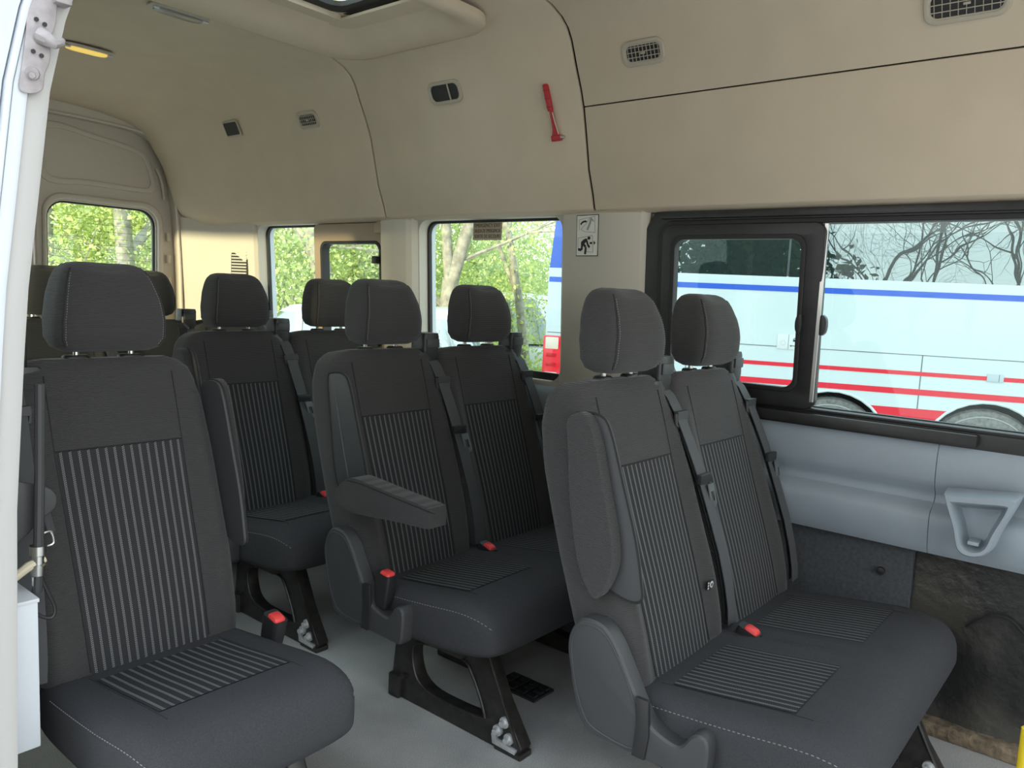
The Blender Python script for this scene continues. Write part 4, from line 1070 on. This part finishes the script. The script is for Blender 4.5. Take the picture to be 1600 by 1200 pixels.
# wheels
for c, r in ((-6.4, .53), (-.03, .52), (1.30, .52)):
    wv_ = MB(); zc = Lz(-.15)
    def ring(rr, t): return [(c + rr * math.cos(k), t, zc + rr * math.sin(k)) for k in np.linspace(0, 2 * PI, 33)[:-1]]
    w_ = MB().loft([ring(.49, -.36), ring(.50, -.10), ring(.48, -.075), ring(.34, -.07), ring(.31, -.09)]).build('wheel', tyre, coach)
    MB().loft([ring(.315, -.088), ring(.30, -.075), ring(.26, -.10), ring(.12, -.10), ring(.10, -.06), ring(.0001, -.06)]).build('wheel_rim', rimm, w_)
    MB().tube([(c + .425 * math.cos(k), -.070, zc + .425 * math.sin(k)) for k in np.linspace(0, 2 * PI, 41)[:-1]], .006, 5, closed=True).build('tyre_line', rimm, w_)
    obj('wheel_arch', plate_holes([(c - r, -.25)] + arch(c, r, 0)[::-1] + [(c + r, -.25)], [], -.45, -.40, tc_), gasket, coach)
    MB().tube([(x, .0, Lz(z)) for x, z in arch(c, r, 0)], .014, 6).build('arch_rim', busw, coach)
# lock plate and side marker
lp = MB().box((1.75, .004, Lz(.865)), (.21, .008, .145)).build('lock_plate', mat('plate_grey', (.62, .66, .66), .5), coach, bevel=.002)
MB().box((1.75, .009, Lz(.865)), (.003, .002, .14)).build('plate_line', busg, lp)
MB().box((1.695, .009, Lz(.880)), (.026, .002, .020)).build('padlock_mark', ink, lp)
MB().tube([(1.695 + .009 * math.cos(t), .009, Lz(.890) + .014 * math.sin(t)) for t in np.linspace(0, PI, 9)], .0028, 5).build('padlock_mark', ink, lp)
MB().box((1.695, .009, Lz(.828)), (.05, .002, .005)).build('arrow_mark', ink, lp)
MB().tube([(1.722, .009, Lz(.828)), (1.742 - .01, .009, Lz(.828))], [.010, .0005], 6).build('arrow_mark', ink, lp)
for i in range(8):
    t = i * PI / 4; MB().box((1.80 + .022 * math.cos(t), .009, Lz(.855) + .022 * math.sin(t)), (.010, .002, .003)).build('dial_mark', inkg, lp)
mk = MB().box((-.055, .006, Lz(.650)), (.135, .012, .072)).build('side_marker', mat('marker_grey', (.45, .52, .56), .3), coach, bevel=.004)
MB().box((-.085, .013, Lz(.650)), (.003, .003, .066)).build('marker_line', busg, mk)

# ---- leaves, branches, trees
def leaf_mesh(C, size, rng, asp=.6):
    n = len(C)
    a = rng.normal(size=(n, 3)); a /= np.linalg.norm(a, axis=1)[:, None]
    b_ = rng.normal(size=(n, 3)); b_ -= a * (a * b_).sum(1)[:, None]; b_ /= np.linalg.norm(b_, axis=1)[:, None]
    sz = size * (.6 + .8 * rng.random(n))[:, None]
    V = np.empty((n, 4, 3)); V[:, 0] = C - a * sz / 2; V[:, 1] = C + b_ * sz * asp / 2; V[:, 2] = C + a * sz / 2; V[:, 3] = C - b_ * sz * asp / 2
    me = bpy.data.meshes.new('foliage'); me.vertices.add(4 * n); me.vertices.foreach_set('co', V.ravel())
    me.loops.add(4 * n); me.loops.foreach_set('vertex_index', np.arange(4 * n))
    me.polygons.add(n); me.polygons.foreach_set('loop_start', np.arange(n) * 4)
    me.update(calc_edges=True); return me
def branches(rng, H, r0, lean_v, depth, spread, mb, tips, start=None, fork=.45, nsub=3):
    def grow(p, d, L_, r, k):
        pts = [p]; q = p.copy(); dd = d.copy()
        for i in range(3):
            dd = dd + rng.normal(size=3) * .10; dd /= np.linalg.norm(dd); q = q + dd * L_ / 3; pts.append(q.copy())
        mb.tube(pts, [r, r * .88, r * .76, r * .62], 6 if r > .03 else 4, cap=False)
        if k == 0: tips.append(q); return
        if k <= 2: tips.append(pts[2])
        n = nsub if k > 1 else 3
        for i in range(n):
            nd = dd + rng.normal(size=3) * spread; nd[2] = nd[2] * .8 + .18; nd /= np.linalg.norm(nd)
            grow(pts[3] if i < 2 else pts[2], nd, L_ * (.62 + .2 * rng.random()), r * (.62 if i == 0 else .5), k - 1)
    d0 = np.array([lean_v[0], lean_v[1], 1.0]); d0 /= np.linalg.norm(d0)
    grow(np.array([0., 0., -.1]) if start is None else start, d0, H * fork, r0, depth)
def tree(x, y, H, r0, lean_v, seed, lab, leafm, nleaf, size=.062, depth=4, spread=.55, sig=.35, barkm=None, low=0, name='leafy_tree', fork=.42, group='trees beyond the windows'):
    rng = np.random.default_rng(seed); t = empty(name, (x, y, GZ)); tag(t, lab, 'tree', group)
    mb = MB(); tips = []
    branches(rng, H, r0, lean_v, depth, spread, mb, tips, fork=fork)
    mb.build('trunk', barkm or bark, t, ang=80)
    if nleaf:
        tp = np.array(tips); C = tp[rng.integers(0, len(tp), nleaf)] + rng.normal(size=(nleaf, 3)) * sig
        if low:
            k = int(nleaf * low); C[:k] = np.column_stack([rng.normal(size=k) * H * .16, rng.normal(size=k) * H * .16, rng.random(k) * H * .6])
        f = obj('foliage', leaf_mesh(C, size, rng), leafm, t); f['kind'] = 'stuff'
    return t
def bush(x, y, w, h, seed, lab, leafm, n, size=.08, name='bush'):
    rng = np.random.default_rng(seed); t = empty(name, (x, y, GZ)); tag(t, lab, 'bush', 'bushes beyond the windows')
    mb = MB(); tips = []
    for i in range(5):
        d = rng.normal(size=2) * .35; branches(rng, h * .8, .035, d, 2, .6, mb, tips)
    mb.build('stems', bark, t, ang=80)
    cl_ = rng.normal(size=(26, 3)) * (w * .34, w * .34, h * .26) + (0, 0, h * .48)
    C = cl_[rng.integers(0, 26, n)] + rng.normal(size=(n, 3)) * (w * .13, w * .13, h * .13)
    C = C[C[:, 2] > .02]
    f = obj('foliage', leaf_mesh(C, size, rng), leafm, t); f['kind'] = 'stuff'
    return t
def at_ratio(px, dist):
    r = ray((px, 450)); k = dist / math.hypot(r[0], r[1]); return r[0] * k, r[1] * k
# seen through the rear door window
x, y = at_ratio(85, 13); tree(x, y, 7.5, .13, (.02, 0), 11, 'leafy tree at the left edge of the rear door window', leafA, 17100, low=.35, sig=.5)
x, y = at_ratio(214, 11.5); tree(x, y, 8, .15, (-.01, .02), 12, 'pale trunked tree at the right side of the rear door window', leafA, 13300, low=.25, sig=.5)
x, y = at_ratio(150, 16); bush(x, y, 5, 5.5, 13, 'tall yellow-green bush filling the rear door window', leafA, 30400, .070)
x, y = at_ratio(60, 17); bush(x, y, 5, 6, 14, 'tall bush behind the left tree of the rear door window', leafA, 24700, .070)
x, y = at_ratio(240, 17); bush(x, y, 4.5, 5.5, 15, 'tall bush behind the pale trunk of the rear door window', leafB, 22800, .070)
# seen through the rear side window
x, y = at_ratio(438, 13); bush(x, y, 4, 5.5, 16, 'bright bush behind the car in the rear side window', leafB, 26600, .064)
x, y = at_ratio(500, 15); bush(x, y, 5, 6, 17, 'tall bush behind the tan window frame', leafB, 26600, .066)
x, y = at_ratio(545, 11); tree(x, y, 8, .17, (-.10, .06), 18, 'leaning pale trunk tree in the small sliding window', leafA, 6650, low=.1, sig=.4)
x, y = at_ratio(580, 14); bush(x, y, 3.6, 4.2, 19, 'green bush at the right of the small sliding window', leafA, 24700, .064)
# seen through the middle side window
x, y = at_ratio(692, 10.5); rv = np.array([y, -x, 0]) / math.hypot(x, y)
ft = empty('forked_tree', (x, y, GZ)); tag(ft, 'forked grey trunk tree at the left of the middle window', 'tree', 'trees beyond the windows')
rng = np.random.default_rng(31); mb = MB(); tips = []
mb.tube([(0, 0, -.1), rv * .03 + (0, 0, .9), rv * .10 + (0, 0, 2.0)], [.15, .125, .11], 8, cap=False)
branches(rng, 6.5, .075, (rv * -.06)[:2], 3, .5, mb, tips, start=rv * .09 + (0, 0, 1.9), fork=.40)
branches(rng, 6.5, .095, (rv * .24)[:2], 3, .5, mb, tips, start=rv * .10 + (0, 0, 1.95), fork=.40)
for zz, k in ((1.6, -.9), (2.5, .9), (2.9, -1.1), (2.2, 1.2)): branches(rng, 2.6, .03, (rv * k * 1.2)[:2], 2, .5, mb, tips, start=rv * (.1 if zz < 2 else .1 + .2 * (zz - 2)) * (1 if k > 0 else .6) + (0, 0, zz), fork=.4)
mb.build('trunk', bark, ft, ang=80)
tp = np.array(tips); C = tp[rng.integers(0, len(tp), 2600)] + rng.normal(size=(2600, 3)) * .3
f = obj('foliage', leaf_mesh(C, .055, rng), leafA, ft); f['kind'] = 'stuff'
x, y = at_ratio(824, 12.5); tree(x, y, 7, .09, (.02, .0), 22, 'slim young tree near the coach corner', leafA, 5200, sig=.5, low=.12)
x, y = at_ratio(770, 15); tree(x, y, 5.0, .08, (0, .0), 23, 'bright young tree in the centre of the middle window', leafA, 9000, sig=.6, low=.3)
x, y = at_ratio(735, 17); bush(x, y, 5, 2.7, 24, 'low bright bush behind the forked trunk', leafA, 22800, .066)
x, y = at_ratio(850, 17); bush(x, y, 5, 3.1, 25, 'low bush behind the slim young tree', leafB, 22800, .066)
x, y = at_ratio(655, 18); bush(x, y, 5, 3.4, 26, 'pale bush at the left edge of the middle window', leafB, 19000, .066)
x, y = at_ratio(815, 11); bush(x, y, 1.3, 1.2, 27, 'small bright shrub at the foot of the metal fence', leafA, 2600, .07)
# grass tufts by the fence
rng = np.random.default_rng(3); n = 9000
x, y = at_ratio(838, 11.5)
C = np.column_stack([x + (rng.random(n) - .5) * 2.6, y + (rng.random(n) - .5) * 2.6, GZ + rng.random(n) * .45])
g = obj('grass', leaf_mesh(C, .14, rng, .12), grassm); tag(g, 'tall green grass in front of the metal fence', 'grass', kind='stuff')
# metal fence
a = np.array(at_ratio(795, 15)); bb = np.array(at_ratio(905, 14)); d = bb - a; Lf = np.linalg.norm(d)
fe = empty('metal_fence', (a[0], a[1], GZ), math.atan2(d[1], d[0])); tag(fe, 'grey corrugated metal fence behind the shrubs', 'fence')
def m_sheet():
    mb = MB(); n = 49
    mb.grid([[(1.0 * i / (n - 1), .018 * math.sin(i * PI / 3), z) for i in range(n)] for z in (.15, 1.55)]); return mb.mesh(True, 80)
sh = m_sheet(); nsh = int(Lf) + 2
for i in range(nsh): obj('fence_sheet', sh, fencem, fe, (i * 1.0 - .5, 0, 0))
for i in range(nsh): obj('fence_post', part('fpost', lambda: MB().box((0, .04, .8), (.05, .05, 1.6)).mesh()), fencem, fe, (i * 1.0 - .5, 0, 0))

# ---- parked cars
def car(x, y, rz, lab, L_=4.4, Wd=1.8, Hc=1.62, m=whitep):
    c = empty('parked_car', (x, y, GZ), rz); tag(c, lab, 'car', 'cars parked behind the minibus')
    hb_ = Hc * .56
    secs = []
    for k, (a, z0, z1, w) in enumerate(((-.5, .42, hb_ * .80, .80), (-.485, .30, hb_ * .90, .90), (-.40, .22, hb_ * .98, .98), (-.1, .20, hb_, 1.0), (.2, .20, hb_, 1.0), (.40, .22, hb_ * .93, .97), (.485, .30, hb_ * .80, .88), (.5, .42, hb_ * .68, .78))):
        secs.append([(a * L_, p * Wd * w / 2 * 1, (z0 + z1) / 2 + q_ * (z1 - z0) / 2 * 1) for p, q_ in [(2 * s_, 2 * t_) for s_, t_ in superell(28, 1, 1, 6)]])
    MB().loft(secs).build('car_body', m, c, ang=50)
    secs = []
    for z, a0, a1, w in ((hb_ - .02, -.44, .26, .93), (hb_ + (Hc - hb_) * .5, -.40, .17, .86), (Hc - .09, -.36, .09, .79)):
        secs.append([((a0 + a1) / 2 * L_ + p * (a1 - a0) * L_, q_ * Wd * w, z) for p, q_ in superell(32, 1, 1, 7)])
    MB().loft(secs).build('window_glass', carglass, c, ang=50)
    secs = []
    for z, a0, a1, w in ((Hc - .10, -.375, .10, .80), (Hc - .03, -.36, .07, .77), (Hc, -.30, .01, .65)):
        secs.append([((a0 + a1) / 2 * L_ + p * (a1 - a0) * L_, q_ * Wd * w, z) for p, q_ in superell(32, 1, 1, 6)])
    MB().loft(secs).build('car_roof', m, c, ang=50)
    for sg in (-1, 1):
        for a in (-.32, .31):
            def ring(rr, t): return [(a * L_ + rr * math.cos(k), sg * (Wd / 2 - t), .32 + rr * math.sin(k)) for k in np.linspace(0, 2 * PI, 25)[:-1]]
            w_ = MB().loft([ring(.31, .20), ring(.32, .03), ring(.30, .0), ring(.20, .0)]).build('wheel', tyre, c)
            MB().loft([ring(.20, .01), ring(.19, .004), ring(.06, .02), ring(.001, .01)]).build('wheel_rim', rimm, w_)
        for a in (-.20, .02):
            MB().loft([[(a * L_ + e, sg * Wd * .468, hb_ - .01), (a * L_ + .08 + e, sg * Wd * .468, hb_ - .01), (a * L_ + .06 + e * .6, sg * Wd * .404, Hc - .09), (a * L_ + e * .6, sg * Wd * .404, Hc - .09)] for e in (0, .02)]).build('window_pillar', m, c)
        MB().box((L_ * .485, sg * Wd * .33, hb_ * .72), (.08, .32, .11)).build('head_lamp', lamp_w, c, bevel=.02)
        MB().box((-L_ * .485, sg * Wd * .36, hb_ * .78), (.08, .22, .14)).build('rear_lamp', lamp_r, c, bevel=.02)
    return c
x, y = at_ratio(520, 9.0); car(x, y, 2.2, 'silver-white car behind the rear side window', Hc=1.66)
x, y = at_ratio(700, 14); car(x, y, 2.3, 'white van-like car behind the forked trunk', L_=4.8, Hc=1.88)
x, y = at_ratio(40, 10.5); car(x, y, .4, 'white car at the lower left of the rear door window', Hc=1.5)

# ---- bare and evergreen trees on the near side of the yard (mirrored in the coach glass, they sift the low sun), plus unseen shrubs added as sun screens
rng = np.random.default_rng(40)
def bare_mesh(seed):
    r = np.random.default_rng(seed); mb = MB(); tips = []
    branches(r, 10, .10, (r.normal() * .08, r.normal() * .08), 6, .50, mb, tips, fork=.46); return mb.mesh(True, 80)
bms = [part('bare%d' % i, lambda: bare_mesh(50 + i)) for i in range(3)]
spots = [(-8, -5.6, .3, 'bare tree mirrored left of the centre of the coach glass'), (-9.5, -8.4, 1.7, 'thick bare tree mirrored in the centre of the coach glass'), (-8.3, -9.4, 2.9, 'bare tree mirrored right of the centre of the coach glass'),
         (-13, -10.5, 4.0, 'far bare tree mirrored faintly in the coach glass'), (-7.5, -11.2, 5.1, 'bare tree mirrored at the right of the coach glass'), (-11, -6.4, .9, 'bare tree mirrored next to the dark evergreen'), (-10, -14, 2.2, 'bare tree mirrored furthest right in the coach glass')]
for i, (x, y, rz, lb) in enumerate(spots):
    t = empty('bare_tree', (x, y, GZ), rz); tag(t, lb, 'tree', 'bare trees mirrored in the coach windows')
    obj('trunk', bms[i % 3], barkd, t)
bush(-9.5, -1.9, 3.8, 8.5, 61, 'dark evergreen mirrored at the left of the coach glass', leafC, 16000, .26, name='evergreen_tree')
bush(-7.0, -2.0, 2.2, 3.2, 63, 'added unseen dark shrub keeping low sun off the sliding door', leafC, 9000, .16, name='sun_screen_shrub')  # out of view, added to block the low sun at the door opening
bush(-7.2, -.45, 1.9, 3.2, 64, 'second added unseen shrub shading the rear of the door opening', leafC, 9000, .16, name='sun_screen_shrub')  # also unseen, added to widen the sun block towards the post
bush(-9.0, -4.6, 3.0, 5.0, 62, 'lower dark evergreen mirrored beside the tall one', leafC, 9000, .24, name='evergreen_tree')
